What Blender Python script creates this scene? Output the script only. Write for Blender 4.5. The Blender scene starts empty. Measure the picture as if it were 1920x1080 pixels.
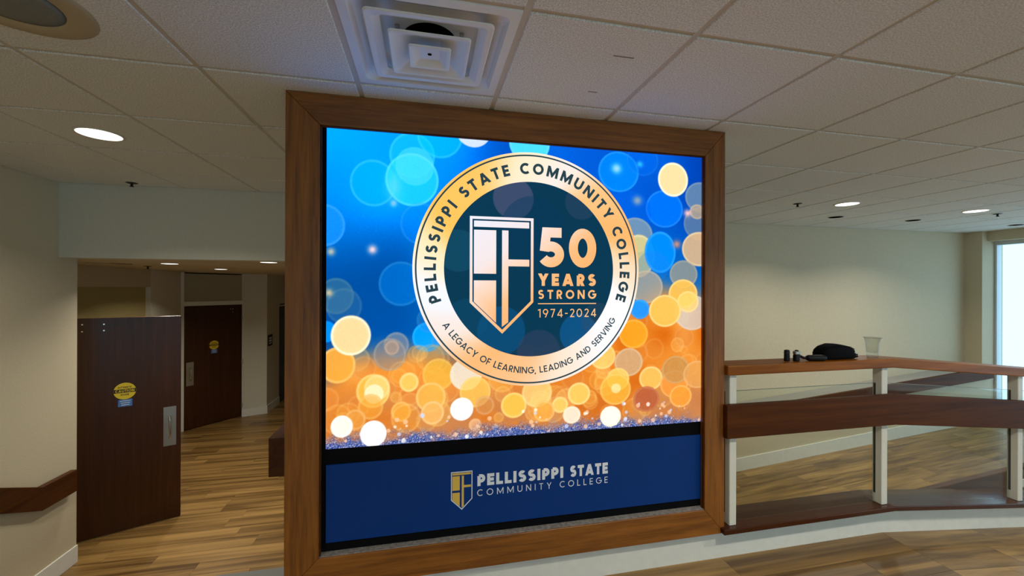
import bpy, bmesh, math, random
import numpy as np
from mathutils import Matrix, Vector

random.seed(7)
rng = np.random.default_rng(11)
scene = bpy.context.scene
COL = scene.collection

# ---------------------------------------------------------------- camera
CAM_Z = 1.55
FPX, YAW, PITCH, ROLL = 760.45, .2107, .0005, .0032
_r = Vector((math.cos(YAW), -math.sin(YAW), 0))
_f = Vector((math.sin(YAW) * math.cos(PITCH), math.cos(YAW) * math.cos(PITCH), math.sin(PITCH)))
_u = _r.cross(_f)
_r2 = _r * math.cos(ROLL) + _u * math.sin(ROLL)
_u2 = _u * math.cos(ROLL) - _r * math.sin(ROLL)
cam_data = bpy.data.cameras.new('camera')
cam = bpy.data.objects.new('camera', cam_data)
COL.objects.link(cam)
M = Matrix((( _r2.x, _u2.x, -_f.x, 0), (_r2.y, _u2.y, -_f.y, 0), (_r2.z, _u2.z, -_f.z, CAM_Z), (0, 0, 0, 1)))
cam.matrix_world = M
cam_data.sensor_fit = 'HORIZONTAL'
cam_data.sensor_width = 36
cam_data.lens = FPX / 1920 * 36
cam_data.clip_start = .05
cam_data.clip_end = 200
scene.camera = cam

# ---------------------------------------------------------------- world, daylight, exposure
world = bpy.data.worlds.new('overcast_sky')
scene.world = world
world.use_nodes = True
bg = world.node_tree.nodes['Background']
bg.inputs['Color'].default_value = (.46, .66, .80, 1)
bg.inputs['Strength'].default_value = 2.45
scene.view_settings.view_transform = 'Standard'
scene.view_settings.look = 'None'
scene.view_settings.gamma = 1
scene.view_settings.use_curve_mapping = False
scene.view_settings.exposure = 0.0

# room numbers (x = along the screen, y = into the picture, z = up; upper floor at 0)
CEIL = 2.4377
LF = -.915            # lower floor
LAND = -.47           # turning landing of the ramp
UL, UR = -3.05, 8.5   # left wall, window wall
WB, WK = -4.5, 4.74   # wall behind the camera, back wall
CURB = 2.037          # face of the curb under the rail
RAMP0, RAMP1 = 2.85, 7.95
SL = -LAND / (RAMP1 - RAMP0)
def near_z(u): return 0.0 if u <= RAMP0 else -SL * (u - RAMP0)
BR0 = 2.74
BSL = (LAND - LF) / (RAMP1 - BR0)
def back_z(u): return LF if u <= BR0 else min(LAND, LF + BSL * (u - BR0))

def portal(name, loc, rot, sx, sy):
    l = bpy.data.lights.new(name, 'AREA'); l.shape = 'RECTANGLE'; l.size = sx; l.size_y = sy
    l.cycles.is_portal = True
    o = bpy.data.objects.new(name, l); o.location = loc; o.rotation_euler = rot; COL.objects.link(o)
    return o
portal('daylight_portal_right', (UR + .2, 0.15, .9), (0, math.pi / 2, 0), 2.8, 8.6)
portal('daylight_portal_behind', (2.2, WB - .2, 1.2), (math.pi / 2, 0, math.pi), 7.6, 2.2)

# ---------------------------------------------------------------- helpers
def srgb(r, g, b):
    f = lambda c: (c / 255 / 12.92) if c / 255 <= .04045 else ((c / 255 + .055) / 1.055) ** 2.4
    return (f(r), f(g), f(b))

def mat(name, color, rough=.6, metal=0, spec=.5, noise=0, nscale=40, bump=0, bscale=200, coat=0):
    m = bpy.data.materials.new(name); m.use_nodes = True
    nt = m.node_tree; b = nt.nodes['Principled BSDF']
    b.inputs['Base Color'].default_value = (*color, 1)
    b.inputs['Roughness'].default_value = rough
    b.inputs['Metallic'].default_value = metal
    b.inputs['Specular IOR Level'].default_value = spec
    b.inputs['Coat Weight'].default_value = coat
    tc = nt.nodes.new('ShaderNodeTexCoord')
    if noise:
        n = nt.nodes.new('ShaderNodeTexNoise'); n.inputs['Scale'].default_value = nscale; n.inputs['Detail'].default_value = 4
        nt.links.new(tc.outputs['Object'], n.inputs['Vector'])
        mp = nt.nodes.new('ShaderNodeMapRange'); mp.inputs['From Min'].default_value = .3; mp.inputs['From Max'].default_value = .7
        mp.inputs['To Min'].default_value = 1 - noise; mp.inputs['To Max'].default_value = 1 + noise
        nt.links.new(n.outputs['Fac'], mp.inputs['Value'])
        mx = nt.nodes.new('ShaderNodeMix'); mx.data_type = 'RGBA'; mx.blend_type = 'MULTIPLY'; mx.inputs[0].default_value = 1
        mx.inputs[6].default_value = (*color, 1)
        nt.links.new(mp.outputs['Result'], mx.inputs[7])
        nt.links.new(mx.outputs[2], b.inputs['Base Color'])
    if bump:
        n2 = nt.nodes.new('ShaderNodeTexNoise'); n2.inputs['Scale'].default_value = bscale; n2.inputs['Detail'].default_value = 3
        nt.links.new(tc.outputs['Object'], n2.inputs['Vector'])
        bp = nt.nodes.new('ShaderNodeBump'); bp.inputs['Strength'].default_value = bump; bp.inputs['Distance'].default_value = .002
        nt.links.new(n2.outputs['Fac'], bp.inputs['Height']); nt.links.new(bp.outputs['Normal'], b.inputs['Normal'])
    return m

def wood(name, dark, light, axis=0, fine=60, stretch=14, rough=.4, spec=.5, per_object=False, coat=0, contrast=(.3, .7), big=3.0, wide=.55):
    """streaky grain running along the given axis"""
    m = bpy.data.materials.new(name); m.use_nodes = True
    nt = m.node_tree; b = nt.nodes['Principled BSDF']
    geo = nt.nodes.new('ShaderNodeTexCoord')
    src = geo.outputs['Object']
    mp = nt.nodes.new('ShaderNodeMapping')
    sc = [1, 1, 1]; sc[axis] = 1 / stretch
    mp.inputs['Scale'].default_value = sc
    if per_object:
        g = nt.nodes.new('ShaderNodeNewGeometry'); src = g.outputs['Position']
        oi = nt.nodes.new('ShaderNodeObjectInfo')
        ml = nt.nodes.new('ShaderNodeMath'); ml.operation = 'MULTIPLY'; ml.inputs[1].default_value = 37.0
        nt.links.new(oi.outputs['Random'], ml.inputs[0])
        cb = nt.nodes.new('ShaderNodeCombineXYZ')
        for i in range(3): nt.links.new(ml.outputs[0], cb.inputs[i])
        ad = nt.nodes.new('ShaderNodeVectorMath'); ad.operation = 'ADD'
        nt.links.new(src, ad.inputs[0]); nt.links.new(cb.outputs[0], ad.inputs[1])
        src = ad.outputs[0]
    nt.links.new(src, mp.inputs['Vector'])
    n1 = nt.nodes.new('ShaderNodeTexNoise'); n1.inputs['Scale'].default_value = fine; n1.inputs['Detail'].default_value = 5; n1.inputs['Roughness'].default_value = .65
    n2 = nt.nodes.new('ShaderNodeTexNoise'); n2.inputs['Scale'].default_value = fine / big; n2.inputs['Detail'].default_value = 3; n2.inputs['Distortion'].default_value = .6
    nt.links.new(mp.outputs[0], n1.inputs['Vector']); nt.links.new(mp.outputs[0], n2.inputs['Vector'])
    mx = nt.nodes.new('ShaderNodeMix'); mx.data_type = 'FLOAT'; mx.inputs[0].default_value = wide
    nt.links.new(n1.outputs['Fac'], mx.inputs[2]); nt.links.new(n2.outputs['Fac'], mx.inputs[3])
    fac = mx.outputs[0]
    if per_object:
        rn = nt.nodes.new('ShaderNodeMapRange'); rn.inputs['To Min'].default_value = -.08; rn.inputs['To Max'].default_value = .08
        nt.links.new(oi.outputs['Random'], rn.inputs['Value'])
        a2 = nt.nodes.new('ShaderNodeMath'); a2.operation = 'ADD'
        nt.links.new(fac, a2.inputs[0]); nt.links.new(rn.outputs['Result'], a2.inputs[1]); fac = a2.outputs[0]
    cr = nt.nodes.new('ShaderNodeValToRGB')
    cr.color_ramp.elements[0].position = contrast[0]; cr.color_ramp.elements[0].color = (*dark, 1)
    cr.color_ramp.elements[1].position = contrast[1]; cr.color_ramp.elements[1].color = (*light, 1)
    nt.links.new(fac, cr.inputs['Fac']); nt.links.new(cr.outputs['Color'], b.inputs['Base Color'])
    b.inputs['Roughness'].default_value = rough; b.inputs['Specular IOR Level'].default_value = spec
    b.inputs['Coat Weight'].default_value = coat; b.inputs['Coat Roughness'].default_value = .15
    bp = nt.nodes.new('ShaderNodeBump'); bp.inputs['Strength'].default_value = .12; bp.inputs['Distance'].default_value = .001
    nt.links.new(n1.outputs['Fac'], bp.inputs['Height']); nt.links.new(bp.outputs['Normal'], b.inputs['Normal'])
    return m

def emit_mat(name, color, strength):
    m = bpy.data.materials.new(name); m.use_nodes = True
    nt = m.node_tree; nt.nodes.clear()
    e = nt.nodes.new('ShaderNodeEmission'); e.inputs['Color'].default_value = (*color, 1); e.inputs['Strength'].default_value = strength
    o = nt.nodes.new('ShaderNodeOutputMaterial'); nt.links.new(e.outputs[0], o.inputs['Surface'])
    return m

def attr_emit(name, strength):
    m = bpy.data.materials.new(name); m.use_nodes = True
    nt = m.node_tree; nt.nodes.clear()
    a = nt.nodes.new('ShaderNodeAttribute'); a.attribute_name = 'picture'
    e = nt.nodes.new('ShaderNodeEmission'); e.inputs['Strength'].default_value = strength
    nt.links.new(a.outputs['Color'], e.inputs['Color'])
    o = nt.nodes.new('ShaderNodeOutputMaterial'); nt.links.new(e.outputs[0], o.inputs['Surface'])
    return m

def glass_mat(name, tint, gloss=.06, rough=.0):
    m = bpy.data.materials.new(name); m.use_nodes = True
    nt = m.node_tree; nt.nodes.clear()
    t = nt.nodes.new('ShaderNodeBsdfTransparent'); t.inputs['Color'].default_value = (*tint, 1)
    g = nt.nodes.new('ShaderNodeBsdfGlossy'); g.inputs['Roughness'].default_value = rough
    lw = nt.nodes.new('ShaderNodeLayerWeight'); lw.inputs['Blend'].default_value = .5
    pw = nt.nodes.new('ShaderNodeMath'); pw.operation = 'POWER'; pw.inputs[1].default_value = 4.0
    nt.links.new(lw.outputs['Facing'], pw.inputs[0])
    fr = nt.nodes.new('ShaderNodeMapRange'); fr.inputs['To Min'].default_value = gloss * .6; fr.inputs['To Max'].default_value = .8
    nt.links.new(pw.outputs[0], fr.inputs['Value'])
    mx = nt.nodes.new('ShaderNodeMixShader')
    nt.links.new(fr.outputs[0], mx.inputs[0]); nt.links.new(t.outputs[0], mx.inputs[1]); nt.links.new(g.outputs[0], mx.inputs[2])
    o = nt.nodes.new('ShaderNodeOutputMaterial'); nt.links.new(mx.outputs[0], o.inputs['Surface'])
    return m

def tag(o, label=None, cat=None, group=None, kind=None):
    if label: o['label'] = label
    if cat: o['category'] = cat
    if group: o['group'] = group
    if kind: o['kind'] = kind
    return o

def thing(name, loc, label, cat, group=None, kind=None):
    o = bpy.data.objects.new(name, None); o.location = loc; o.empty_display_size = .05
    COL.objects.link(o); return tag(o, label, cat, group, kind)

def origin(o):
    p = Vector((0, 0, 0))
    while o is not None:
        p += o.location; o = o.parent
    return p

def raw(name, verts, faces, m, parent=None, smooth=False):
    """mesh from world coordinates; with a parent the vertices are stored relative to it"""
    me = bpy.data.meshes.new(name)
    if parent is not None:
        p = origin(parent); verts = [(v[0] - p.x, v[1] - p.y, v[2] - p.z) for v in verts]
    me.from_pydata(verts, [], faces); me.validate(); me.update()
    if m: me.materials.append(m)
    if smooth:
        me.polygons.foreach_set('use_smooth', [True] * len(me.polygons))
    o = bpy.data.objects.new(name, me); COL.objects.link(o)
    if parent is not None: o.parent = parent
    return o

def from_bm(name, bm, m, parent=None, smooth=False):
    bm.verts.index_update()
    v = [tuple(x.co) for x in bm.verts]; f = [[y.index for y in x.verts] for x in bm.faces]
    bm.free()
    return raw(name, v, f, m, parent, smooth)

def bm_prism(pts8, bev=0, seg=1):
    """eight corner points: four bottom (ccw) then four top"""
    bm = bmesh.new(); vs = [bm.verts.new(p) for p in pts8]
    for f in ((3, 2, 1, 0), (4, 5, 6, 7), (0, 1, 5, 4), (1, 2, 6, 5), (2, 3, 7, 6), (3, 0, 4, 7)):
        bm.faces.new([vs[i] for i in f])
    if bev:
        bmesh.ops.bevel(bm, geom=list(bm.edges), offset=bev, segments=seg, affect='EDGES', profile=.5)
    return bm

def box(name, a, b, m, parent=None, bev=0, seg=1):
    (x0, y0, z0), (x1, y1, z1) = a, b
    return from_bm(name, bm_prism([(x0, y0, z0), (x1, y0, z0), (x1, y1, z0), (x0, y1, z0), (x0, y0, z1), (x1, y0, z1), (x1, y1, z1), (x0, y1, z1)], bev, seg), m, parent)

def slope_box(name, u0, u1, y0, y1, b0, b1, t0, t1, m, parent=None, bev=0, seg=1):
    """box along u whose bottom/top heights differ at the two ends"""
    return from_bm(name, bm_prism([(u0, y0, b0), (u1, y0, b1), (u1, y1, b1), (u0, y1, b0), (u0, y0, t0), (u1, y0, t1), (u1, y1, t1), (u0, y1, t0)], bev, seg), m, parent)

def wall_between(name, p, q, z0, z1, thick, m, parent=None, bev=0):
    """upright slab from p to q (plan), thickness to the left of p->q"""
    p, q = Vector((p[0], p[1], 0)), Vector((q[0], q[1], 0)); d = (q - p).normalized(); n = Vector((-d.y, d.x, 0)) * thick
    a, b, c, e = p, q, q + n, p + n
    return from_bm(name, bm_prism([(a.x, a.y, z0), (b.x, b.y, z0), (c.x, c.y, z0), (e.x, e.y, z0), (a.x, a.y, z1), (b.x, b.y, z1), (c.x, c.y, z1), (e.x, e.y, z1)], bev), m, parent)

def lathe(name, c, prof, m, parent=None, n=32, smooth=True):
    v, f = [], []
    for (r, z) in prof:
        for i in range(n):
            a = 2 * math.pi * i / n
            v.append((c[0] + r * math.cos(a), c[1] + r * math.sin(a), c[2] + z))
    for k in range(len(prof) - 1):
        for i in range(n):
            j = (i + 1) % n
            f.append((k * n + i, k * n + j, (k + 1) * n + j, (k + 1) * n + i))
    if prof[0][0] > 1e-6: f.append(tuple(reversed(range(n))))
    if prof[-1][0] > 1e-6: f.append(tuple((len(prof) - 1) * n + i for i in range(n)))
    return raw(name, v, f, m, parent, smooth)

def tube(name, pts, rad, m, parent=None, n=10):
    pts = [Vector(p) for p in pts]; v, f = [], []
    rads = rad if isinstance(rad, (list, tuple)) else [rad] * len(pts)
    for k, p in enumerate(pts):
        t = (pts[min(k + 1, len(pts) - 1)] - pts[max(k - 1, 0)]).normalized()
        s = Vector((0, 0, 1)) if abs(t.z) < .9 else Vector((1, 0, 0))
        a = t.cross(s).normalized(); b = t.cross(a)
        for i in range(n):
            q = p + (a * math.cos(2 * math.pi * i / n) + b * math.sin(2 * math.pi * i / n)) * rads[k]; v.append(tuple(q))
    for k in range(len(pts) - 1):
        for i in range(n):
            j = (i + 1) % n; f.append((k * n + i, k * n + j, (k + 1) * n + j, (k + 1) * n + i))
    f.append(tuple(reversed(range(n)))); f.append(tuple((len(pts) - 1) * n + i for i in range(n)))
    return raw(name, v, f, m, parent, True)

# ---------------------------------------------------------------- materials
M_wall = mat('beige_wall_vinyl', (.62, .535, .37), .75, noise=.10, nscale=140, bump=.5, bscale=140)
M_pale = mat('pale_wall', (.68, .65, .53), .75, noise=.03, nscale=60, bump=.15, bscale=260)  # paler and greyer than the beige wall colour
M_white = mat('white_trim_paint', (.78, .78, .70), .5, noise=.03, nscale=20)
M_post = mat('cream_post_paint', (.74, .72, .62), .45, noise=.02, nscale=20)
M_tile = mat('ceiling_tile', (.76, .75, .69), .95, noise=.26, nscale=110, bump=1.0, bscale=110)
M_tbar = mat('ceiling_grid_metal', (.60, .55, .44), .6)
M_ceil2 = mat('corridor_ceiling_paint', (.60, .52, .38), .8)
M_olive = mat('olive_wall_paint', (.40, .33, .13), .8, noise=.04, nscale=50)
M_tan = mat('tan_wall_paint', (.55, .45, .28), .8, noise=.04, nscale=50)
M_grey = mat('grey_ledge_laminate', (.36, .34, .31), .5)
M_frame_v = wood('oak_frame_upright', srgb(90, 46, 4), srgb(166, 102, 34), axis=2, fine=90, stretch=18, rough=.42)
M_frame_h = wood('oak_frame_across', srgb(90, 46, 4), srgb(166, 102, 34), axis=0, fine=90, stretch=18, rough=.42)
M_rail = wood('red_brown_rail', srgb(58, 24, 0), srgb(96, 50, 8), axis=0, fine=60, stretch=20, rough=.5, spec=.15)
M_rail_y = wood('red_brown_rail_depthwise', srgb(52, 25, 6), srgb(86, 46, 16), axis=1, fine=60, stretch=20, rough=.5, spec=.2)
M_cap = wood('oak_cap_rail', srgb(108, 54, 0), srgb(170, 100, 20), axis=0, fine=70, stretch=20, rough=.42, spec=.22)
M_sill = wood('glossy_mahogany_sill', srgb(54, 22, 6), srgb(80, 38, 14), axis=0, fine=50, stretch=20, rough=.2, spec=.28)
M_door = wood('dark_walnut_door', srgb(50, 24, 7), srgb(76, 41, 17), axis=2, fine=70, stretch=22, rough=.34, spec=.4)
M_plank = wood('vinyl_floor_plank', srgb(92, 64, 26), srgb(174, 136, 78), axis=0, fine=34, stretch=26, rough=.38, per_object=True, contrast=(.34, .66), big=2.4, wide=.72)
M_sub = mat('dark_floor_joint', (.10, .065, .035), .8)
M_floor = wood('vinyl_floor_far', srgb(104, 76, 34), srgb(176, 140, 84), axis=0, fine=10, stretch=10, rough=.36)
M_tread = mat('grey_rubber_tread', (.16, .16, .15), .6)
M_black = mat('black_surround', (.003, .003, .004), .8, spec=.1)
M_blue = mat('navy_sign_panel', srgb(2, 56, 128), .5, spec=.2)
M_vwhite = mat('white_vinyl_print', (.86, .90, .95), .5)
M_vgold = mat('gold_vinyl_print', srgb(236, 196, 84), .5)
M_dust = mat('dusty_grey_ledge', (.28, .26, .24), .8, noise=.35, nscale=60)
M_metal = mat('white_diffuser_enamel', (.80, .80, .76), .4)
M_steel = mat('brushed_steel', (.50, .49, .45), .35, metal=.9)
M_chrome = mat('polished_chrome', (.75, .74, .70), .15, metal=1)
M_dark = mat('dark_metal', (.02, .018, .016), .4, metal=.3)
M_duct = mat('hole_shade_black', (.003, .003, .003), 1.0, spec=0)  # flat black put in for the shade inside holes
M_lamp = emit_mat('downlight_lens', (1.0, .95, .86), 2.2)
M_ring = mat('downlight_trim', (.62, .58, .48), .4)
M_spk_ring = mat('tan_speaker_ring', (.46, .37, .22), .6)
M_spk = mat('grey_speaker_mesh', (.20, .20, .17), .6, noise=.35, nscale=500)
M_yellow = mat('yellow_sticker', (.85, .62, .03), .4)
M_sblack = mat('sticker_black_print', (.015, .013, .01), .4)
M_sblue = mat('blue_sticker', (.07, .22, .60), .4, noise=.5, nscale=120)
M_swhite = mat('sticker_white_print', (.7, .75, .8), .4)
M_bag = mat('black_nylon', (.004, .004, .005), .9, spec=.12, bump=.3, bscale=700)
M_plastic = mat('black_plastic', (.006, .006, .007), .5, spec=.25)
M_glass = glass_mat('clear_panel_glass', (.93, .96, .94))
M_wglass = glass_mat('window_glass', (.92, .98, 1.0))
M_edge = mat('glass_edge', (.16, .20, .18), .2)
M_alu = mat('pale_aluminium', (.62, .68, .72), .4, metal=.4)
M_gasket = mat('black_gasket', (.03, .028, .025), .6)
def cup_material():
    m = bpy.data.materials.new('clear_cup_plastic'); m.use_nodes = True
    nt = m.node_tree; nt.nodes.clear()
    t = nt.nodes.new('ShaderNodeBsdfTransparent'); t.inputs['Color'].default_value = (.93, .94, .92, 1)
    g = nt.nodes.new('ShaderNodeBsdfGlossy'); g.inputs['Roughness'].default_value = .12
    d = nt.nodes.new('ShaderNodeBsdfDiffuse'); d.inputs['Color'].default_value = (.8, .8, .76, 1)
    lw = nt.nodes.new('ShaderNodeLayerWeight'); lw.inputs['Blend'].default_value = .25
    m1 = nt.nodes.new('ShaderNodeMixShader'); m1.inputs[0].default_value = .4
    nt.links.new(g.outputs[0], m1.inputs[1]); nt.links.new(d.outputs[0], m1.inputs[2])
    mr = nt.nodes.new('ShaderNodeMapRange'); mr.inputs['To Min'].default_value = .03; mr.inputs['To Max'].default_value = .45
    nt.links.new(lw.outputs['Facing'], mr.inputs['Value'])
    m2 = nt.nodes.new('ShaderNodeMixShader'); nt.links.new(mr.outputs['Result'], m2.inputs[0])
    nt.links.new(t.outputs[0], m2.inputs[1]); nt.links.new(m1.outputs[0], m2.inputs[2])
    o = nt.nodes.new('ShaderNodeOutputMaterial'); nt.links.new(m2.outputs[0], o.inputs['Surface'])
    return m
M_cup = cup_material()

# ---------------------------------------------------------------- structure: floors
def st(o, label, cat): return tag(o, label, cat, kind='structure')
SUB = .004
floor_up = st(box('floor_upper', (UL, WB, LF - .2), (RAMP0, CURB, -SUB), M_sub), 'wood-look plank floor of the upper landing in front of the screen', 'floor')
st(box('floor_upper_side', (RAMP0, WB, LF - .2), (UR, -.2, 0), M_floor), 'wood-look floor of the upper level beside the ramp', 'floor')
ramp_near = st(slope_box('floor_ramp_near', RAMP0, RAMP1, -.2, CURB, LF - .2, LF - .2, -SUB, LAND - SUB, M_sub), 'wood-look ramp sloping down to the right in front of the glass railing', 'ramp')
ramp_back = st(slope_box('floor_ramp_back', BR0, RAMP1, 2.17, 4.54, LF - .2, LF - .2, LF - SUB, LAND - SUB, M_sub), 'wood-look ramp climbing to the window behind the glass railing', 'ramp')
st(box('floor_ramp_landing', (RAMP1, -.2, LF - .2), (UR + .05, 4.54, LAND), M_floor), 'wood-look turning landing beside the tall window', 'floor')
floor_low = st(box('floor_lower', (-6, CURB + .1, LF - .2), (BR0, 12, LF - SUB), M_sub), 'wood-look plank floor of the lower corridor', 'floor')

plank_me = bpy.data.meshes.new('plank')
_b = bm_prism([(0, 0, -SUB), (1, 0, -SUB), (1, 1, -SUB), (0, 1, -SUB), (0, 0, 0), (1, 0, 0), (1, 1, 0), (0, 1, 0)])
_b.to_mesh(plank_me); _b.free(); plank_me.materials.append(M_plank)
PW, PL, GAP = .178, 1.22, .0016
def lay(parent, u0, u1, w0, w1, z0, slope=0.0, ustart=None):
    w = w1; k = 0
    ang = -math.atan(slope)
    L = 1 / math.cos(ang)
    while w > w0 + .02:
        wa = max(w0, w - PW)
        u = u0 - rng.random() * PL
        while u < u1 - .01:
            a, b = max(u, u0), min(u + PL, u1)
            if b - a > .03:
                o = bpy.data.objects.new('plank', plank_me); COL.objects.link(o); o.parent = parent
                o.location = (a + GAP / 2, wa + GAP / 2, z0 + slope * (a - u0))
                o.rotation_euler = (0, ang, 0)
                o.scale = ((b - a - GAP) * L, w - wa - GAP, 1)
            u += PL
        w -= PW; k += 1
lay(floor_up, UL, RAMP0, .25, CURB, 0)
lay(ramp_near, RAMP0, 6.0, .25, CURB, 0, -SL)
lay(ramp_back, BR0, RAMP1, 2.17, 4.54, LF, BSL)
lay(floor_low, -4.25, .2, 3.665, 9.3, LF)
far = box('floor_far_end', (-6, 9.3, LF - .1), (BR0, 12, LF), M_floor); st(far, 'far end of the lower corridor floor', 'floor')

# stairs down from the landing to the lower floor (left of the screen)
stairs = thing('stairs', (-1.84, CURB, LF), 'short flight of steps down to the lower corridor, left of the screen', 'stairs', kind='structure')
NR = 6; RH = -LF / NR; TD = (3.665 - CURB) / (NR - 1)
for i in range(1, NR):
    y0 = CURB + (i - 1) * TD
    z = -i * RH
    o = box('step', (UL + .001, y0, LF), (-.62, y0 + TD, z - .006), M_plank, stairs)
    box('step_tread', (UL + .001, y0 - .0, z - .006), (-.62, y0 + TD + .012, z), M_tread, stairs)

# ---------------------------------------------------------------- structure: walls
wl = st(box('wall_left', (UL - .15, WB, LF), (UL, 4.37, CEIL + .12), M_wall), 'beige textured wall at the left with a wooden handrail', 'wall')
box('baseboard', (UL, 3.70, LF), (UL + .012, 4.372, LF + .155), M_white, wl, .003)
header = st(box('wall_header', (UL, 4.18, 1.80), (.65, 4.36, CEIL + .12), M_pale), 'pale header wall above the opening to the lower corridor', 'wall')
st(box('ceiling_corridor', (-6, 4.36, 1.805), (.65, 12, 1.95), M_ceil2), 'low smooth ceiling of the lower corridor', 'ceiling')
# corridor side: lintel wall with an opening, then the angled wall with the second door
cl = st(box('wall_corridor_lintel', (-3.93, 4.37, 1.55), (-3.87, 6.81, 1.806), M_tan), 'tan wall above the opening behind the open door', 'wall')
box('pier', (-3.93, 4.37, LF), (-3.87, 4.60, 1.55), M_tan, cl)
st(box('wall_alcove', (-4.15, 4.37, LF), (-3.93, 6.83, 1.806), M_olive), 'olive wall inside the opening behind the open door', 'wall')
st(box('wall_corridor_near', (-6, 4.37 - .15, LF), (UL - .149, 4.37, 1.95), M_wall), 'wall closing the alcove behind the left wall', 'wall')
st(wall_between('wall_corridor_panel', (-3.87, 6.81), (-4.058, 7.913), LF, 1.806, .12, M_pale), 'pale wall strip left of the far door', 'wall')
D2 = Vector((.6316, .7753, 0)); D2O = Vector((-4.031, 7.947, LF))
N2 = Vector((D2.y, -D2.x, 0))   # towards the camera
def d2(s, z, off=0.0):
    p = D2O + D2 * s + N2 * off; return (p.x, p.y, LF + z)
def slab2(name, s0, s1, z0, z1, f0, f1, m, parent=None, bev=0):
    pts = [d2(s0, z0, f1), d2(s1, z0, f1), d2(s1, z0, f0), d2(s0, z0, f0), d2(s0, z1, f1), d2(s1, z1, f1), d2(s1, z1, f0), d2(s0, z1, f0)]
    return from_bm(name, bm_prism(pts, bev), m, parent)
door2 = thing('door_2', d2(.47, 0), 'closed dark wooden door with a yellow caution sticker at the end of the corridor', 'door', kind='structure')
slab2('leaf', .004, .945, .012, 2.136, -.045, 0, M_door, door2, .002)
slab2('jamb', -.05, .0, 0, 2.72, -.10, .012, M_white, door2, .002)
slab2('jamb', .949, .985, 0, 2.72, -.10, .012, M_white, door2, .002)
slab2('head_casing', .0, .949, 2.14, 2.215, -.10, .012, M_white, door2, .002)
slab2('transom_panel', .0, .949, 2.215, 2.70, -.06, -.01, M_olive if False else mat('taupe_transom_panel', (.40, .36, .24), .7), door2)
slab2('hinge', .936, .956, .16, .25, .0, .014, M_steel, door2, .002)
slab2('hinge', .936, .956, 1.0, 1.09, .0, .014, M_steel, door2, .002)
slab2('hinge', .936, .956, 1.84, 1.93, .0, .014, M_steel, door2, .002)
st(wall_between('wall_corridor_pier', (D2O.x + D2.x * .985, D2O.y + D2.y * .985), (-3.028, 8.768), LF, 1.806, .12, M_pale), 'pale wall right of the far door', 'wall')
wc = st(box('wall_corridor_side', (-3.15, 8.768, LF), (-3.028, 9.45, 1.806), M_pale), 'pale narrow wall carrying the small black sign', 'wall')
box('baseboard', (-3.03, 8.766, LF), (-3.016, 9.45, LF + .15), M_white, wc)
wall_between('baseboard', (-3.40, 8.607), (-3.02, 8.757), LF, LF + .15, .02, M_white, wc)
door3 = thing('door_3', (-2.98, 9.9, LF), 'dark grey door edge at the far end of the corridor', 'door', kind='structure')
box('leaf', (-3.09, 9.47, LF + .01), (-3.03, 10.4, LF + 2.06), mat('dark_grey_door_paint', (.05, .06, .07), .5), door3, .002)
tube('closer_arm', [(-3.03, 9.5, LF + 2.10), (-2.90, 9.42, LF + 2.12), (-2.80, 9.50, LF + 2.12)], .012, M_dark, door3, 6)
box('frame_head', (-3.09, 9.45, LF + 2.06), (-3.03, 10.4, LF + 2.72), M_pale, door3)
st(box('wall_corridor_end', (-6, 11.0, LF), (.8, 11.15, 1.95), M_pale), 'pale wall at the far end of the corridor', 'wall')
st(box('wall_corridor_outer', (-6.1, 4.2, LF), (-5.95, 11.1, 1.95), M_pale), 'outer wall of the corridor', 'wall')
st(box('wall_corridor_right', (.5, 4.36, LF), (.65, 11.1, CEIL), M_pale), 'corridor wall hidden behind the screen', 'wall')
# back wall of the ramp: recessed above, thicker below with a sloping ledge
wk = st(box('wall_back', (.5, WK, LF - .2), (UR + .2, WK + .15, CEIL + .12), M_wall), 'long beige back wall beside the ramp, lit by the window', 'wall')
def ledge_z(u): return CAM_Z - 1.365 + .0863 * (u - 6.106)
slope_box('lower_wall', .65, 8.27, 4.53, WK, LF - .2, LF - .2, ledge_z(.65) - .02, ledge_z(8.27) - .02, M_wall, wk)
slope_box('ledge', .65, 8.27, 4.505, WK, ledge_z(.65) - .02, ledge_z(8.27) - .02, ledge_z(.65), ledge_z(8.27), M_grey, wk)
bb0, bb1 = back_z(BR0), back_z(RAMP1)
slope_box('baseboard', BR0, RAMP1, 4.516, 4.53, bb0, bb1, bb0 + .165, bb1 + .165, M_white, wk)
box('pilaster', (8.27, 4.53, LF - .2), (UR + .2, WK, CEIL + .12), M_wall, wk)
wr = st(box('wall_right_soffit', (UR - .12, WB, 2.29), (UR + .2, 4.53, CEIL + .12), M_wall), 'beige soffit above the tall window', 'wall')
st(box('wall_right_low', (UR, WB, LF - .2), (UR + .2, 4.53, LAND + .05), M_wall), 'low upstand under the tall window', 'wall')
# wall behind the camera with a wide window
wb = st(box('wall_behind', (UL - .15, WB - .15, LF), (-1.6, WB, CEIL + .12), M_wall), 'beige wall behind the viewer, left of its window', 'wall')
box('wall_part', (6.0, WB - .15, LF), (UR + .2, WB, CEIL + .12), M_wall, wb)
box('wall_part', (-1.6, WB - .15, LF), (6.0, WB, .25), M_wall, wb)
box('wall_part', (-1.6, WB - .15, 2.2), (6.0, WB, CEIL + .12), M_wall, wb)

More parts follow.
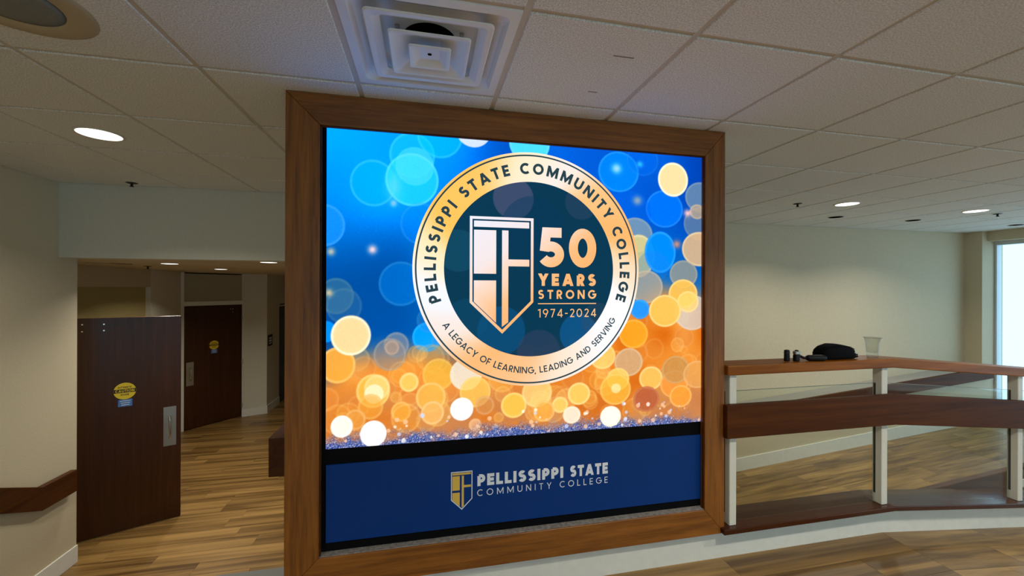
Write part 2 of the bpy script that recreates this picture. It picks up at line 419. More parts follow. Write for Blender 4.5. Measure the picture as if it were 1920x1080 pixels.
def window(name, label, plane, a0, a1, z0, z1, axis, n):
    """glazed bay; axis 1: runs along y at x=plane, axis 0: runs along x at y=plane"""
    t = thing(name, (plane, (a0 + a1) / 2, z0) if axis else ((a0 + a1) / 2, plane, z0), label, 'window', kind='structure')
    def bx(nm, s0, s1, q0, q1, d0, d1, m, bev=0):
        if axis: return box(nm, (plane + d0, s0, q0), (plane + d1, s1, q1), m, t, bev)
        return box(nm, (s0, plane + d0, q0), (s1, plane + d1, q1), m, t, bev)
    st_ = (a1 - a0) / n
    for i in range(n + 1):
        c = a0 + i * st_
        bx('mullion', max(a0, c - .03), min(a1, c + .03), z0, z1, -.02, .08, M_alu, .003)
    bx('rail', a0, a1, z0, z0 + .06, -.018, .078, M_alu); bx('rail', a0, a1, z1 - .06, z1, -.018, .078, M_alu)
    for i in range(n):
        c = a0 + i * st_
        bx('pane', c + .03, c + st_ - .03, z0 + .06, z1 - .06, .03, .036, M_wglass)
    return t
window('window_1', 'tall bright window with pale frame at the right end of the ramp', UR + .04, -4.4, 4.53, LAND + .05, 2.29, 1, 6)
window('window_2', 'wide window in the wall behind the viewer', WB - .1, -1.6, 6.0, .25, 2.2, 0, 5)

# ---------------------------------------------------------------- ceiling: tiles and grid
T = .6096
GU0, GW0 = -.9008, 1.2561
ceil = st(box('ceiling', (UL - .15, WB - .15, CEIL + .09), (UR + .2, WK + .15, CEIL + .15), M_tbar), 'white suspended ceiling of square mineral tiles', 'ceiling')
tile_me = bpy.data.meshes.new('ceiling_tile')
_g = .011
def _sq(i, z): return [(i, i, z), (1 - i, i, z), (1 - i, 1 - i, z), (i, 1 - i, z)]
i0, i1 = .018, .022
_v = _sq(i0, .028) + _sq(i0, .004) + _sq(i1, 0)
_fc = [(0, 1, 5, 4), (1, 2, 6, 5), (2, 3, 7, 6), (3, 0, 4, 7), (4, 5, 9, 8), (5, 6, 10, 9), (6, 7, 11, 10), (7, 4, 8, 11), (8, 9, 10, 11), (3, 2, 1, 0)]
tile_me.from_pydata(_v, [], [tuple(reversed(f)) for f in _fc]); tile_me.update(); tile_me.materials.append(M_tile)
def wmax(u): return 4.18 if u < .4 else WK
cols = [GU0 + i * T for i in range(-5, 18)]
rows = [GW0 + i * T for i in range(-5, 7)]
tiles = {}
for ui in range(-5, 17):
    for wi in range(-5, 7):
        a, b = max(GU0 + ui * T, UL), min(GU0 + (ui + 1) * T, UR - .12)
        c, d = GW0 + wi * T, min(GW0 + (wi + 1) * T, wmax(GU0 + (ui + .5) * T))
        if b - a < .03 or d - c < .03: continue
        if ui == 1 and wi == 0: continue        # the air diffuser fills this bay
        o = bpy.data.objects.new('tile', tile_me); COL.objects.link(o); o.parent = ceil
        o.location = (a, c, CEIL); o.scale = (b - a, d - c, 1)
for ui in range(-4, 17):
    u = GU0 + ui * T
    if UL < u < UR - .12:
        box('grid_bar', (u - .012, GW0 - 5 * T, CEIL + .005), (u + .012, wmax(u), CEIL + .06), M_tbar, ceil)
for wi in range(-5, 7):
    w = GW0 + wi * T
    if w < WK:
        box('grid_bar', (UL, w - .012, CEIL + .007), (UR - .12 if w < 4.18 else UR - .12, w + .012, CEIL + .06), M_tbar, ceil)
st(box('ceiling_rear', (UL, WB, CEIL), (UR, GW0 - 5 * T, CEIL + .03), M_tile), 'ceiling continuing behind the viewer', 'ceiling')

# ---------------------------------------------------------------- screen wall body, curb and frame
body = st(box('wall_screen', (-.60, 2.056, LF), (1.64, 2.62, CEIL + .02), M_pale), 'boxed wall that carries the big screen', 'wall')
curb = st(box('wall_curb', (-.62, CURB, LF), (RAMP0, 2.16, .172), M_white), 'low white curb wall under the frame and the glass railing', 'curb')
slope_box('ramp_section', RAMP0, RAMP1, CURB, 2.16, LF, LF, .172, .172 + LAND, M_white, curb)

FU0, FU1, FZ0, FZ1, FW = -.616, 1.657, .170, CEIL - .001, .144
FF, FBK = 1.990, 2.031
OU0, OU1, OZ0, OZ1 = -.472, 1.531, .314, 2.294
frame = thing('picture_frame', ((FU0 + FU1) / 2, FF, FZ0), 'wide mitred oak frame around the video screen', 'frame')
def mitre(name, a, b, c, d, m):
    """front quad (u,z) x4 ccw seen from the camera"""
    pts = [(p[0], FF, p[1]) for p in (a, b, c, d)] + [(p[0], FBK, p[1]) for p in (a, b, c, d)]
    bm = bmesh.new(); v = [bm.verts.new(p) for p in pts]
    for f in ((0, 1, 2, 3), (7, 6, 5, 4), (0, 4, 5, 1), (1, 5, 6, 2), (2, 6, 7, 3), (3, 7, 4, 0)): bm.faces.new([v[i] for i in f])
    bmesh.ops.bevel(bm, geom=list(bm.edges), offset=.0022, segments=1, affect='EDGES', profile=.5)
    return from_bm(name, bm, m, frame)
e = .0004
mitre('stile', (FU0, FZ0), (OU0, OZ0 + e), (OU0, OZ1 - e), (FU0, FZ1), M_frame_v)
mitre('stile', (OU1, OZ0 + e), (FU1, FZ0), (FU1, FZ1), (OU1, OZ1 - e), M_frame_v)
mitre('top_rail', (OU0 + e, OZ1), (OU1 - e, OZ1), (FU1 - e, FZ1), (FU0 + e, FZ1), M_frame_h)
mitre('bottom_rail', (FU0 + e, FZ0), (FU1 - e, FZ0), (OU1 - e, OZ0), (OU0 + e, OZ0), M_frame_h)
box('dusty_ledge', (OU0 + .001, 1.998, OZ0), (OU1 - .001, 2.05, OZ0 + .003), M_dust, frame)
for (a, b) in (((OU0, 1.999, OZ0 + .004), (OU0 + .006, 2.012, OZ1)), ((OU1 - .004, 1.999, OZ0 + .004), (OU1, 2.010, OZ1)), ((OU0, 1.999, OZ1 - .006), (OU1, 2.012, OZ1))):
    box('stop_bead', a, b, M_rail, frame, .001)

# ---------------------------------------------------------------- the video screen
SU, SZ, SW = -.4503, CAM_Z - .7523, 2.0255
screen = thing('video_screen', (SU + 1.0, SW, SZ), 'large glowing video screen showing a gold anniversary seal over blue and orange bokeh', 'screen')
box('black_backing', (OU0 + .002, SW + .008, OZ0 + .004), (OU1 + .02, SW + .03, OZ1 + .004), M_black, screen)
NX, NY = 640, 480
def lin(c):
    c = np.asarray(c, float) / 255
    return np.where(c <= .04045, c / 12.92, ((c + .055) / 1.055) ** 2.4)
def smooth(a, b, x):
    t = np.clip((x - a) / (b - a), 0, 1); return t * t * (3 - 2 * t)
def vnoise(sx, sy, seed):
    r = np.random.default_rng(seed); g = r.random((sy + 2, sx + 2))
    X = np.linspace(0, sx, NX + 1); Y = np.linspace(0, sy, NY + 1)
    xi = np.minimum(X.astype(int), sx); yi = np.minimum(Y.astype(int), sy)
    fx = X - xi; fy = Y - yi; fx = fx * fx * (3 - 2 * fx); fy = fy * fy * (3 - 2 * fy)
    a = g[yi][:, xi]; b = g[yi][:, xi + 1]; c = g[yi + 1][:, xi]; d = g[yi + 1][:, xi + 1]
    return (a * (1 - fx) + b * fx) * (1 - fy)[:, None] + (c * (1 - fx) + d * fx) * fy[:, None]
gx, gy = np.meshgrid(np.linspace(0, 2, NX + 1), np.linspace(0, 1.5, NY + 1))
def paint_screen():
    n1, n2, n3 = vnoise(7, 5, 1), vnoise(16, 12, 2), vnoise(60, 45, 3)
    img = np.zeros((NY + 1, NX + 1, 3))
    top = np.array([0, 136, 246.]); deep = np.array([0, 72, 180.]); mid = np.array([0, 84, 164.])
    k = smooth(.0, 1.3, gx)[..., None]
    upper = top * (1 - k) + deep * k
    v = smooth(1.25, .75, gy)[..., None]
    img[:] = upper * (1 - v) + mid * v
    img += ((n1 - .5) * 46)[..., None] * np.array([.15, .8, 1.0])
    # orange field below, its edge higher on the right
    edge = .44 + .26 * smooth(1.2, 1.75, gx) + (n1 - .5) * .16 + (n2 - .5) * .08
    o = smooth(edge + .13, edge - .12, gy)[..., None]
    warm = np.array([228, 134, 44.]) + ((n2 - .5) * 60)[..., None] * np.array([.5, 1, .9])
    grey = np.array([120, 128, 140.])
    img = img * (1 - o) + (grey * (1 - o) + warm * o) * o
    low = smooth(.34, .12, gy)[..., None] * (.35 + .65 * smooth(.35, .7, n2)[..., None])
    img = img * (1 - .45 * low) + np.array([150, 96, 90.]) * .45 * low
    def disc(x, y, r, c, a, rim=.0, rimc=(255, 240, 200), ry=None, soft=.006):
        ry = ry or r
        d = np.sqrt(((gx - x) / r) ** 2 + ((gy - y) / ry) ** 2) * r
        m = smooth(r + soft / 2, r - soft / 2, d) * a
        img[:] = img * (1 - m[..., None]) + np.array(c, float) * m[..., None]
        if rim:
            q = (np.exp(-((d - (r - .006)) / .005) ** 2) * rim)[..., None]
            img[:] = img * (1 - q) + np.array(rimc, float) * q
    def glow(x, y, r, c, a, ry=None):
        ry = ry or r
        d = np.sqrt(((gx - x) / r) ** 2 + ((gy - y) / ry) ** 2)
        m = (np.exp(-d * d * 1.6) * a)[..., None]
        img[:] = img * (1 - m) + np.array(c, float) * m
    cream, gold, oran, white = (246, 218, 150), (248, 190, 80), (242, 160, 54), (244, 243, 240)
    CY = (60, 190, 252)
    for d in DISCS: disc(*d)
    for g in GLOWS: glow(*g)
    # many small warm bokeh spots filling the orange field
    r = np.random.default_rng(5)
    for i in range(90):
        x = r.random() * 2; y = .08 + r.random() * .36
        if x > 1.5 and r.random() < .6: y += .2
        rr = .025 + r.random() * .05
        c = [gold, oran, (236, 140, 60), (250, 205, 120), (200, 110, 60)][r.integers(5)]
        disc(x, y, rr, c, .10 + .22 * r.random(), .16, (255, 215, 140))
    low_d = [d for d in DISCS2 if d[1] < .17 and min(d[3]) > 180]
    for d in DISCS2: disc(*d)
    # glitter along the bottom
    gl = smooth(.085, .0, gy + (n2 - .5) * .05 + (n3 - .5) * .04)
    sp = r.random(gx.shape)
    base = np.array([58, 92, 172.]) + ((sp - .5) * 150)[..., None] * np.array([1, .8, .5])
    m = (gl * (sp > .5 * (1 - gl)) * .88)[..., None]
    img = img * (1 - m) + base * m
    w = ((sp > .955) * gl * .9)[..., None]
    img = img * (1 - w) + np.array([250, 235, 215.]) * w
    for i in range(70):
        x = r.random() * 2; y = .01 + r.random() ** 1.4 * .12; rr = .004 + r.random() * .008
        disc(x, y, rr, [(255, 250, 240), (250, 200, 160), (200, 215, 255)][r.integers(3)], .75, soft=.004)
    for d in low_d: disc(*d)
    # the navy heart of the seal lets the bokeh show faintly
    d = np.hypot(gx - .988, gy - .849)
    m = smooth(.462, .452, d)[..., None]
    navy = np.array([10, 54, 78.]) + (img - np.array([0, 90, 180.])) * np.array([.12, .06, .03])
    navy = navy * (1 - .25 * smooth(.3, .75, (gy - .4) / .9)[..., None] * 0)
    img = img * (1 - m) + navy * m
    img2 = img
    for (x, y, r_, c, a) in HEART:
        dd = np.hypot(gx - x, gy - y); q = (smooth(r_ + .003, r_ - .003, dd) * a)[..., None] * m
        img2 = img2 * (1 - q) + np.array(c, float) * q
    img2 *= (1 + (sp - .5) * .05)[..., None]
    return lin(np.clip(img2, 0, 255))
cream, gold, oran, white = (246, 218, 150), (248, 190, 80), (242, 160, 54), (244, 243, 240)
# bokeh on the screen, metres from its lower left corner: x, y, radius, colour, opacity, rim, rim colour, vertical radius
DISCS = [
    (0.207, 1.251, 0.106, (0, 150, 240), 0.5, 0.15, (255, 240, 205), 0.112), (0.387, 1.396, 0.108, (20, 170, 250), 0.5, 0.12, (255, 240, 205), 0.111), (0.519, 1.503, 0.111, (0, 165, 250), 0.5, 0.12, (255, 240, 205), 0.113),
    (0.387, 1.277, 0.126, (30, 178, 250), 0.75, 0.2, (255, 240, 205), 0.129), (0.399, 1.343, 0.091, (95, 195, 252), 0.45, 0, (255, 240, 205), 0.093), (0.684, 1.548, 0.091, (214, 226, 246), 0.95, 0, (255, 240, 205), 0.091),
    (0.974, 1.501, 0.108, (85, 205, 248), 0.85, 0.15, (255, 240, 205), 0.104), (-0.01, 1.043, 0.092, (20, 118, 226), 0.8, 0.12, (255, 240, 205), 0.099), (0.336, 0.772, 0.104, (0, 108, 198), 0.6, 0.1, (255, 240, 205), 0.108),
    (0.431, 1.064, 0.101, (0, 110, 220), 0.3, 0.08, (255, 240, 205), 0.104), (0.043, 0.713, 0.079, (70, 120, 140), 0.5, 0.08, (255, 240, 205), 0.085), (0.078, 0.666, 0.08, (60, 110, 150), 0.4, 0.06, (255, 240, 205), 0.085),
    (1.472, 1.384, 0.119, (0, 112, 226), 0.8, 0.12, (255, 240, 205), 0.11), (1.614, 1.458, 0.096, (0, 95, 215), 0.4, 0.05, (255, 240, 205), 0.088), (1.748, 1.195, 0.115, (0, 98, 218), 0.85, 0.12, (255, 240, 205), 0.104),
    (1.535, 1.162, 0.133, (0, 85, 205), 0.4, 0, (255, 240, 205), 0.122), (1.973, 1.271, 0.096, (105, 132, 162), 0.85, 0.15, (255, 240, 205), 0.085), (1.974, 1.12, 0.106, (110, 128, 150), 0.7, 0.1, (255, 240, 205), 0.094),
    (1.953, 1.188, 0.048, (205, 170, 130), 0.6, 0.2, (255, 240, 205), 0.042), (1.571, 1.044, 0.105, (130, 152, 165), 0.8, 0.15, (255, 240, 205), 0.096), (1.593, 0.931, 0.096, (216, 202, 134), 0.85, 0.35, (255, 240, 205), 0.117),
    (1.723, 0.954, 0.095, (0, 112, 230), 0.95, 0.15, (255, 240, 205), 0.115), (1.681, 0.874, 0.098, (40, 110, 190), 0.25, 0, (255, 240, 205), 0.088), (1.968, 0.977, 0.11, (218, 178, 132), 0.9, 0.4, (255, 240, 205), 0.097),
    (1.639, 0.762, 0.1, (172, 160, 142), 0.8, 0.2, (255, 240, 205), 0.091), (1.869, 0.834, 0.088, (176, 158, 130), 0.7, 0.15, (255, 240, 205), 0.078), (-0.001, 0.547, 0.046, (0, 120, 236), 0.9, 0, (255, 240, 205), 0.05),
    (0.46, 0.512, 0.071, (0, 132, 238), 0.9, 0.1, (255, 240, 205), 0.073), (0.315, 0.477, 0.059, (112, 128, 150), 0.8, 0.15, (255, 240, 205), 0.062), (0.285, 0.432, 0.076, (140, 132, 132), 0.6, 0.15, (255, 240, 205), 0.079),
    (0.295, 0.465, 0.034, (178, 146, 122), 0.6, 0.15, (255, 240, 205), 0.036), (0.47, 0.595, 0.061, (40, 120, 180), 0.4, 0.05, (255, 240, 205), 0.063), (0.548, 0.489, 0.068, (80, 130, 160), 0.3, 0.05, (255, 240, 205), 0.068)]
DISCS2 = [
    (0.051, 0.389, 0.079, (246, 168, 60), 0.95, 0.3, (255, 240, 205), 0.085), (0.109, 0.527, 0.089, (246, 216, 152), 0.97, 0.7, (255, 252, 240), 0.094), (1.601, 0.639, 0.058, (20, 125, 232), 0.9, 0.1, (255, 240, 205), 0.053),
    (1.924, 0.618, 0.112, (205, 196, 190), 0.8, 0.2, (255, 240, 205), 0.099), (1.866, 0.724, 0.091, (248, 190, 78), 0.9, 0.4, (255, 240, 205), 0.081), (1.897, 0.679, 0.068, (252, 210, 110), 0.7, 0.3, (255, 240, 205), 0.06),
    (1.754, 0.629, 0.099, (248, 192, 86), 0.92, 0.45, (255, 240, 205), 0.089), (1.563, 0.505, 0.086, (250, 164, 36), 0.85, 0.2, (255, 240, 205), 0.079), (1.382, 0.389, 0.074, (248, 206, 110), 0.8, 0.25, (255, 240, 205), 0.069),
    (1.534, 0.352, 0.084, (206, 168, 126), 0.85, 0.25, (255, 240, 205), 0.077), (1.472, 0.262, 0.066, (252, 204, 96), 0.8, 0.2, (255, 240, 205), 0.061), (1.457, 0.208, 0.09, (248, 184, 62), 0.75, 0.25, (255, 240, 205), 0.084),
    (1.46, 0.213, 0.028, (255, 240, 190), 0.6, 0, (255, 240, 205), 0.026), (1.668, 0.259, 0.071, (254, 188, 88), 0.95, 0.4, (255, 240, 205), 0.065), (1.811, 0.22, 0.087, (244, 150, 58), 0.8, 0.25, (255, 240, 205), 0.077),
    (1.852, 0.15, 0.07, (250, 156, 54), 0.85, 0.3, (255, 240, 205), 0.063), (1.641, 0.146, 0.077, (182, 90, 56), 0.85, 0.15, (255, 240, 205), 0.07), (1.821, 0.3, 0.087, (190, 140, 80), 0.7, 0.2, (255, 240, 205), 0.078),
    (1.956, 0.268, 0.089, (226, 160, 86), 0.7, 0.2, (255, 240, 205), 0.078), (1.801, 1.361, 0.093, (246, 220, 158), 0.98, 0.8, (255, 254, 236), 0.095), (0.21, 0.261, 0.077, (248, 188, 72), 0.85, 0.35, (255, 240, 205), 0.081),
    (0.227, 0.276, 0.058, (252, 214, 130), 0.7, 0.2, (255, 240, 205), 0.061), (0.213, 0.246, 0.044, (255, 240, 200), 0.8, 0, (255, 240, 205), 0.046), (0.198, 0.186, 0.058, (240, 160, 54), 0.6, 0.2, (255, 240, 205), 0.061),
    (0.375, 0.295, 0.045, (248, 198, 94), 0.95, 0.35, (255, 240, 205), 0.047), (0.515, 0.327, 0.077, (238, 182, 64), 0.75, 0.15, (255, 240, 205), 0.079), (0.479, 0.217, 0.072, (242, 178, 74), 0.85, 0.3, (255, 240, 205), 0.073),
    (0.487, 0.14, 0.056, (244, 178, 96), 0.8, 0.3, (255, 240, 205), 0.058), (0.338, 0.155, 0.047, (242, 164, 54), 0.85, 0.3, (255, 240, 205), 0.049), (0.361, 0.122, 0.07, (236, 160, 60), 0.4, 0.2, (255, 240, 205), 0.072),
    (0.651, 0.322, 0.08, (232, 222, 204), 0.9, 0.2, (255, 240, 205), 0.08), (0.697, 0.232, 0.078, (250, 198, 86), 0.75, 0.2, (255, 240, 205), 0.077), (0.63, 0.15, 0.056, (246, 244, 240), 0.97, 0.5, (255, 255, 255), 0.056),
    (0.895, 0.154, 0.067, (250, 192, 74), 0.95, 0.35, (255, 240, 205), 0.065), (0.07, 0.101, 0.048, (250, 244, 226), 0.97, 0.5, (255, 255, 255), 0.051), (0.129, 0.129, 0.048, (230, 152, 62), 0.7, 0.25, (255, 240, 205), 0.05),
    (0.211, 0.057, 0.059, (250, 248, 244), 0.97, 0.5, (255, 255, 255), 0.062), (0.745, 0.162, 0.049, (206, 140, 80), 0.6, 0.2, (255, 240, 205), 0.048), (0.697, 0.067, 0.032, (236, 180, 130), 0.7, 0.2, (255, 240, 205), 0.032),
    (1.248, 0.195, 0.063, (250, 198, 94), 0.95, 0.4, (255, 240, 205), 0.059), (1.018, 0.213, 0.08, (252, 216, 130), 0.7, 0.2, (255, 240, 205), 0.077), (1.143, 0.142, 0.044, (250, 198, 96), 0.95, 0.35, (255, 240, 205), 0.042),
    (1.208, 0.085, 0.048, (244, 222, 196), 0.95, 0.4, (255, 240, 205), 0.045), (1.429, 0.063, 0.059, (246, 240, 228), 0.97, 0.5, (255, 240, 205), 0.055), (1.056, 0.114, 0.058, (242, 168, 66), 0.7, 0.3, (255, 240, 205), 0.055),
    (0.8, 0.051, 0.016, (240, 190, 150), 0.7, 0, (255, 240, 205), 0.016)]
GLOWS = [
    (0.02, 0.92, 0.021, (225, 205, 170), 0.8, 0.022), (0.204, 0.934, 0.024, (250, 215, 220), 0.95, 0.025), (0.3, 1.159, 0.017, (170, 200, 250), 0.8, 0.018),
    (0.012, 0.728, 0.021, (230, 205, 150), 0.8, 0.022), (1.459, 1.401, 0.031, (170, 225, 255), 0.9, 0.029), (1.583, 1.234, 0.032, (190, 190, 170), 0.7, 0.029),
    (1.598, 1.433, 0.022, (60, 180, 240), 0.7, 0.02), (1.892, 1.178, 0.027, (255, 195, 195), 0.95, 0.024), (1.825, 1.001, 0.03, (235, 150, 110), 0.8, 0.027),
    (0.3, 1.239, 0.044, (120, 195, 250), 0.5, 0.077)]
HEART = [
    (0.89, 1.211, 0.106, (72, 78, 110), 0.75), (1.258, 1.207, 0.09, (60, 72, 100), 0.35), (0.829, 0.536, 0.124, (10, 80, 128), 0.6),
    (1.245, 0.515, 0.105, (14, 86, 140), 0.7), (0.612, 0.938, 0.105, (24, 86, 112), 0.4), (1.026, 0.422, 0.115, (52, 62, 90), 0.5),
    (0.653, 0.593, 0.106, (14, 78, 112), 0.35), (1.351, 0.584, 0.092, (60, 70, 90), 0.3), (0.995, 1.057, 0.171, (6, 52, 84), 0.4)]
pic = paint_screen()
# extra blue and green glow added so the screen tints the air diffuser
_bl = np.clip(1 - pic[..., 0] / .25, 0, 1)
pic[..., 2] *= 1 + .75 * _bl * pic[..., 2] ** 2
pic[..., 1] *= 1 + .5 * _bl * pic[..., 2].clip(0, 1) ** 2
me = bpy.data.meshes.new('lit_picture')
V = np.stack([gx.ravel() - 1.0, np.zeros(gx.size), gy.ravel()], -1)
idx = np.arange((NX + 1) * (NY + 1)).reshape(NY + 1, NX + 1)
F = np.stack([idx[:-1, :-1].ravel(), idx[:-1, 1:].ravel(), idx[1:, 1:].ravel(), idx[1:, :-1].ravel()], -1)
me.vertices.add(len(V)); me.vertices.foreach_set('co', V.astype(np.float32).ravel())
me.loops.add(F.size); me.loops.foreach_set('vertex_index', F.astype(np.int32).ravel())
me.polygons.add(len(F)); me.polygons.foreach_set('loop_start', np.arange(0, F.size, 4, dtype=np.int32))
me.update(calc_edges=True)
at_ = me.color_attributes.new('picture', 'FLOAT_COLOR', 'POINT')
at_.data.foreach_set('color', np.concatenate([pic.reshape(-1, 3), np.ones((len(V), 1))], 1).astype(np.float32).ravel())
M_pic = attr_emit('screen_light', 1.18)
me.materials.append(M_pic)
lit = bpy.data.objects.new('lit_picture', me); COL.objects.link(lit); lit.parent = screen

# ---------------------------------------------------------------- drawn letters (monoline geometric capitals)
def arc(cx, cy, rx, ry, a0, a1, n=14):
    return [(cx + rx * math.cos(math.radians(a0 + (a1 - a0) * i / n)), cy + ry * math.sin(math.radians(a0 + (a1 - a0) * i / n))) for i in range(n + 1)]
def glyph(ch, t):
    """centre-line strokes in a box of height 1; returns (advance width, strokes)"""
    h = t / 2; k = 1 - h
    if ch == 'I': return t, [[(h, 0), (h, 1)]]
    if ch == 'L': w = .46 + h; return w, [[(h, 1), (h, h), (w, h)]]
    if ch == 'E': w = .48 + h; return w, [[(w, k), (h, k), (h, h), (w, h)], [(h, .5), (w - .04, .5)]]
    if ch == 'F': w = .46 + h; return w, [[(w, k), (h, k), (h, 0)], [(h, .48), (w - .04, .48)]]
    if ch == 'T': w = .56 + h; return w, [[(0, k), (w, k)], [(w / 2, k), (w / 2, 0)]]
    if ch == 'P':
        r = (k - .42) / 2; w = .54 + h
        return w, [[(h, 0), (h, k)], [(h, k)] + arc(w - h - r, k - r, r, r, 90, -90) + [(h, k - 2 * r)]]
    if ch == 'R':
        r = (k - .44) / 2; w = .56 + h
        return w, [[(h, 0), (h, k)], [(h, k)] + arc(w - h - r - .02, k - r, r, r, 90, -90) + [(h, k - 2 * r)], [(w * .45, .46), (w - h, -.05)]]
    if ch == 'D':
        w = .70 + h; r = (k - h) / 2
        return w, [[(h, 0), (h, k)], [(h, k)] + arc(w - h - r, .5, r, r, 90, -90, 20) + [(h, h)]]
    if ch == 'O': w = 1.0; return w, [arc(.5, .5, .5 - h, .5 - h, 0, 360, 32)]
    if ch == 'C': w = .86; return w, [arc(.5, .5, .5 - h, .5 - h, 48, 312, 26)]
    if ch == 'G': w = .94; return w, [arc(.5, .5, .5 - h, .5 - h, 45, 360, 28) + [(.54, .5)]]
    if ch == 'S':
        r1 = (k - .52) / 2; r2 = (.52 - h) / 2; w = .56 + h; rx1 = w / 2 - h - .02; rx2 = w / 2 - h
        return w, [arc(w / 2, k - r1, rx1, r1, 35, 270, 16) + arc(w / 2, h + r2, rx2, r2, 90, -150, 16)[1:]]
    if ch == 'U': w = .72 + h; r = w / 2 - h; return w, [[(h, 1)] + arc(w / 2, h + r, r, r, 180, 360, 18) + [(w - h, 1)]]
    if ch == 'N': w = .74 + h; return w, [[(h, 0), (h, 1)], [(h, .97), (w - h, .03)], [(w - h, 0), (w - h, 1)]]
    if ch == 'M': w = .94 + h; return w, [[(h, 0), (h, 1)], [(h, .97), (w / 2, .18), (w - h, .97)], [(w - h, 0), (w - h, 1)]]
    if ch == 'A': w = .82 + h; return w, [[(h * .9, -.05), (w / 2, 1.02)], [(w - h * .9, -.05), (w / 2, 1.02)], [(w * .2, .28), (w * .8, .28)]]
    if ch == 'V': w = .80 + h; return w, [[(h * .9, 1.05), (w / 2, -.02)], [(w - h * .9, 1.05), (w / 2, -.02)]]
    if ch == 'Y': w = .72 + h; return w, [[(h * .8, 1.05), (w / 2, .44)], [(w - h * .8, 1.05), (w / 2, .44)], [(w / 2, .47), (w / 2, 0)]]
    if ch == '5':
        w = .58 + h; ry = (.65 - t) / 2; rx = w / 2 - h; cy = h + ry
        return w, [[(w - .07, k), (.16 + h * .6, k)], [(.16 + h * .6, 1), (.09 + h * .6, .40)], arc(w / 2 - .01, cy, rx + .01, ry, 118, -150, 28)]
    if ch == '0': w = .65 + h; return w, [arc(w / 2, .5, w / 2 - h, .5 - h, 0, 360, 30)]
    if ch == '1': w = .26 + h; return w, [[(0, .86), (w - h, k - .02)], [(w - h, 1), (w - h, 0)]]
    if ch == '9': w = .60 + h; r = w / 2 - h; return w, [arc(w / 2, k - r, r, r, 0, 360, 24), [(w - h, k - r), (w * .45, -.04)]]
    if ch == '7': w = .56; return w, [[(0, k), (w - h, k), (.16, -.05)]]
    if ch == '4': w = .68; return w, [[(.50, -.0), (.50, 1)], [(.50, .98), (.06, .27)], [(.02, .25), (w, .25)]]
    if ch == '2': w = .56; r = w / 2 - h; return w, [arc(w / 2, k - r, r, r, 160, -35, 16) + [(h + .04, h)], [(.02, h), (w, h)]]
    if ch == '-': w = .34; return w, [[(0, .45), (w, .45)]]
    if ch == ',': w = .16; return w, [[(.12, .10), (.03, -.16)]]
    return .36, []
def clip_y(poly, lo, hi):
    for (s, lim) in ((1, hi), (-1, -lo)):
        out = []
        for i in range(len(poly)):
            p, q = poly[i], poly[(i + 1) % len(poly)]
            a, b = s * p[1] - lim, s * q[1] - lim
            if a <= 0: out.append(p)
            if (a < 0 < b) or (b < 0 < a):
                r = a / (a - b); out.append((p[0] + (q[0] - p[0]) * r, p[1] + (q[1] - p[1]) * r))
        poly = out
        if len(poly) < 3: return []
    return poly
def stroke_polys(pts, t, lo=0, hi=1):
    n = len(pts); closed = n > 3 and math.hypot(pts[0][0] - pts[-1][0], pts[0][1] - pts[-1][1]) < 1e-6
    L, R = [], []
    for i in range(n):
        p = pts[i]
        a = pts[i - 1] if i else (pts[-2] if closed else None); b = pts[i + 1] if i < n - 1 else (pts[1] if closed else None)
        def nrm(u, v):
            d = math.hypot(v[0] - u[0], v[1] - u[1]) or 1; return (-(v[1] - u[1]) / d, (v[0] - u[0]) / d)
        if a is None: m = nrm(p, b); s = 1
        elif b is None: m = nrm(a, p); s = 1
        else:
            n1, n2 = nrm(a, p), nrm(p, b); m = (n1[0] + n2[0], n1[1] + n2[1]); d = math.hypot(*m) or 1; m = (m[0] / d, m[1] / d)
            s = min(1 / max(.2, m[0] * n1[0] + m[1] * n1[1]), 3)
        L.append((p[0] + m[0] * t / 2 * s, p[1] + m[1] * t / 2 * s)); R.append((p[0] - m[0] * t / 2 * s, p[1] - m[1] * t / 2 * s))
    out = []
    for i in range(n - 1):
        q = clip_y([L[i], R[i], R[i + 1], L[i + 1]], lo, hi)
        if q: out.append(q)
    return out
def layout(text, t, track):
    x = 0; items = []
    for ch in text:
        w, ss = glyph(ch, t); items.append((ch, x, w, ss)); x += w + track
    return items, x - track
def line_polys(text, t, x0, x1, y0, y1, track=.12):
    """fit a word between x0..x1, y0..y1"""
    H = y1 - y0
    items, W = layout(text, t, track)
    n = max(1, len(text) - 1); need = (x1 - x0) / H
    track += (need - W) / n
    items, W = layout(text, t, track)
    sx = 1.0
    if track < .11:                      # set the letters narrower rather than touching
        sx = (need - .13 * n) / (W - track * n); track = .13 / sx
        items, W = layout(text, t, track)
    out = []
    for ch, x, w, ss in items:
        lt = []
        for s in ss:
            for q in stroke_polys(s, t, -.2 if ch == ',' else 0): lt.append([(x0 + (x + a) * H * sx, y0 + b * H) for a, b in q])
        if lt: out.append(lt)
    return out
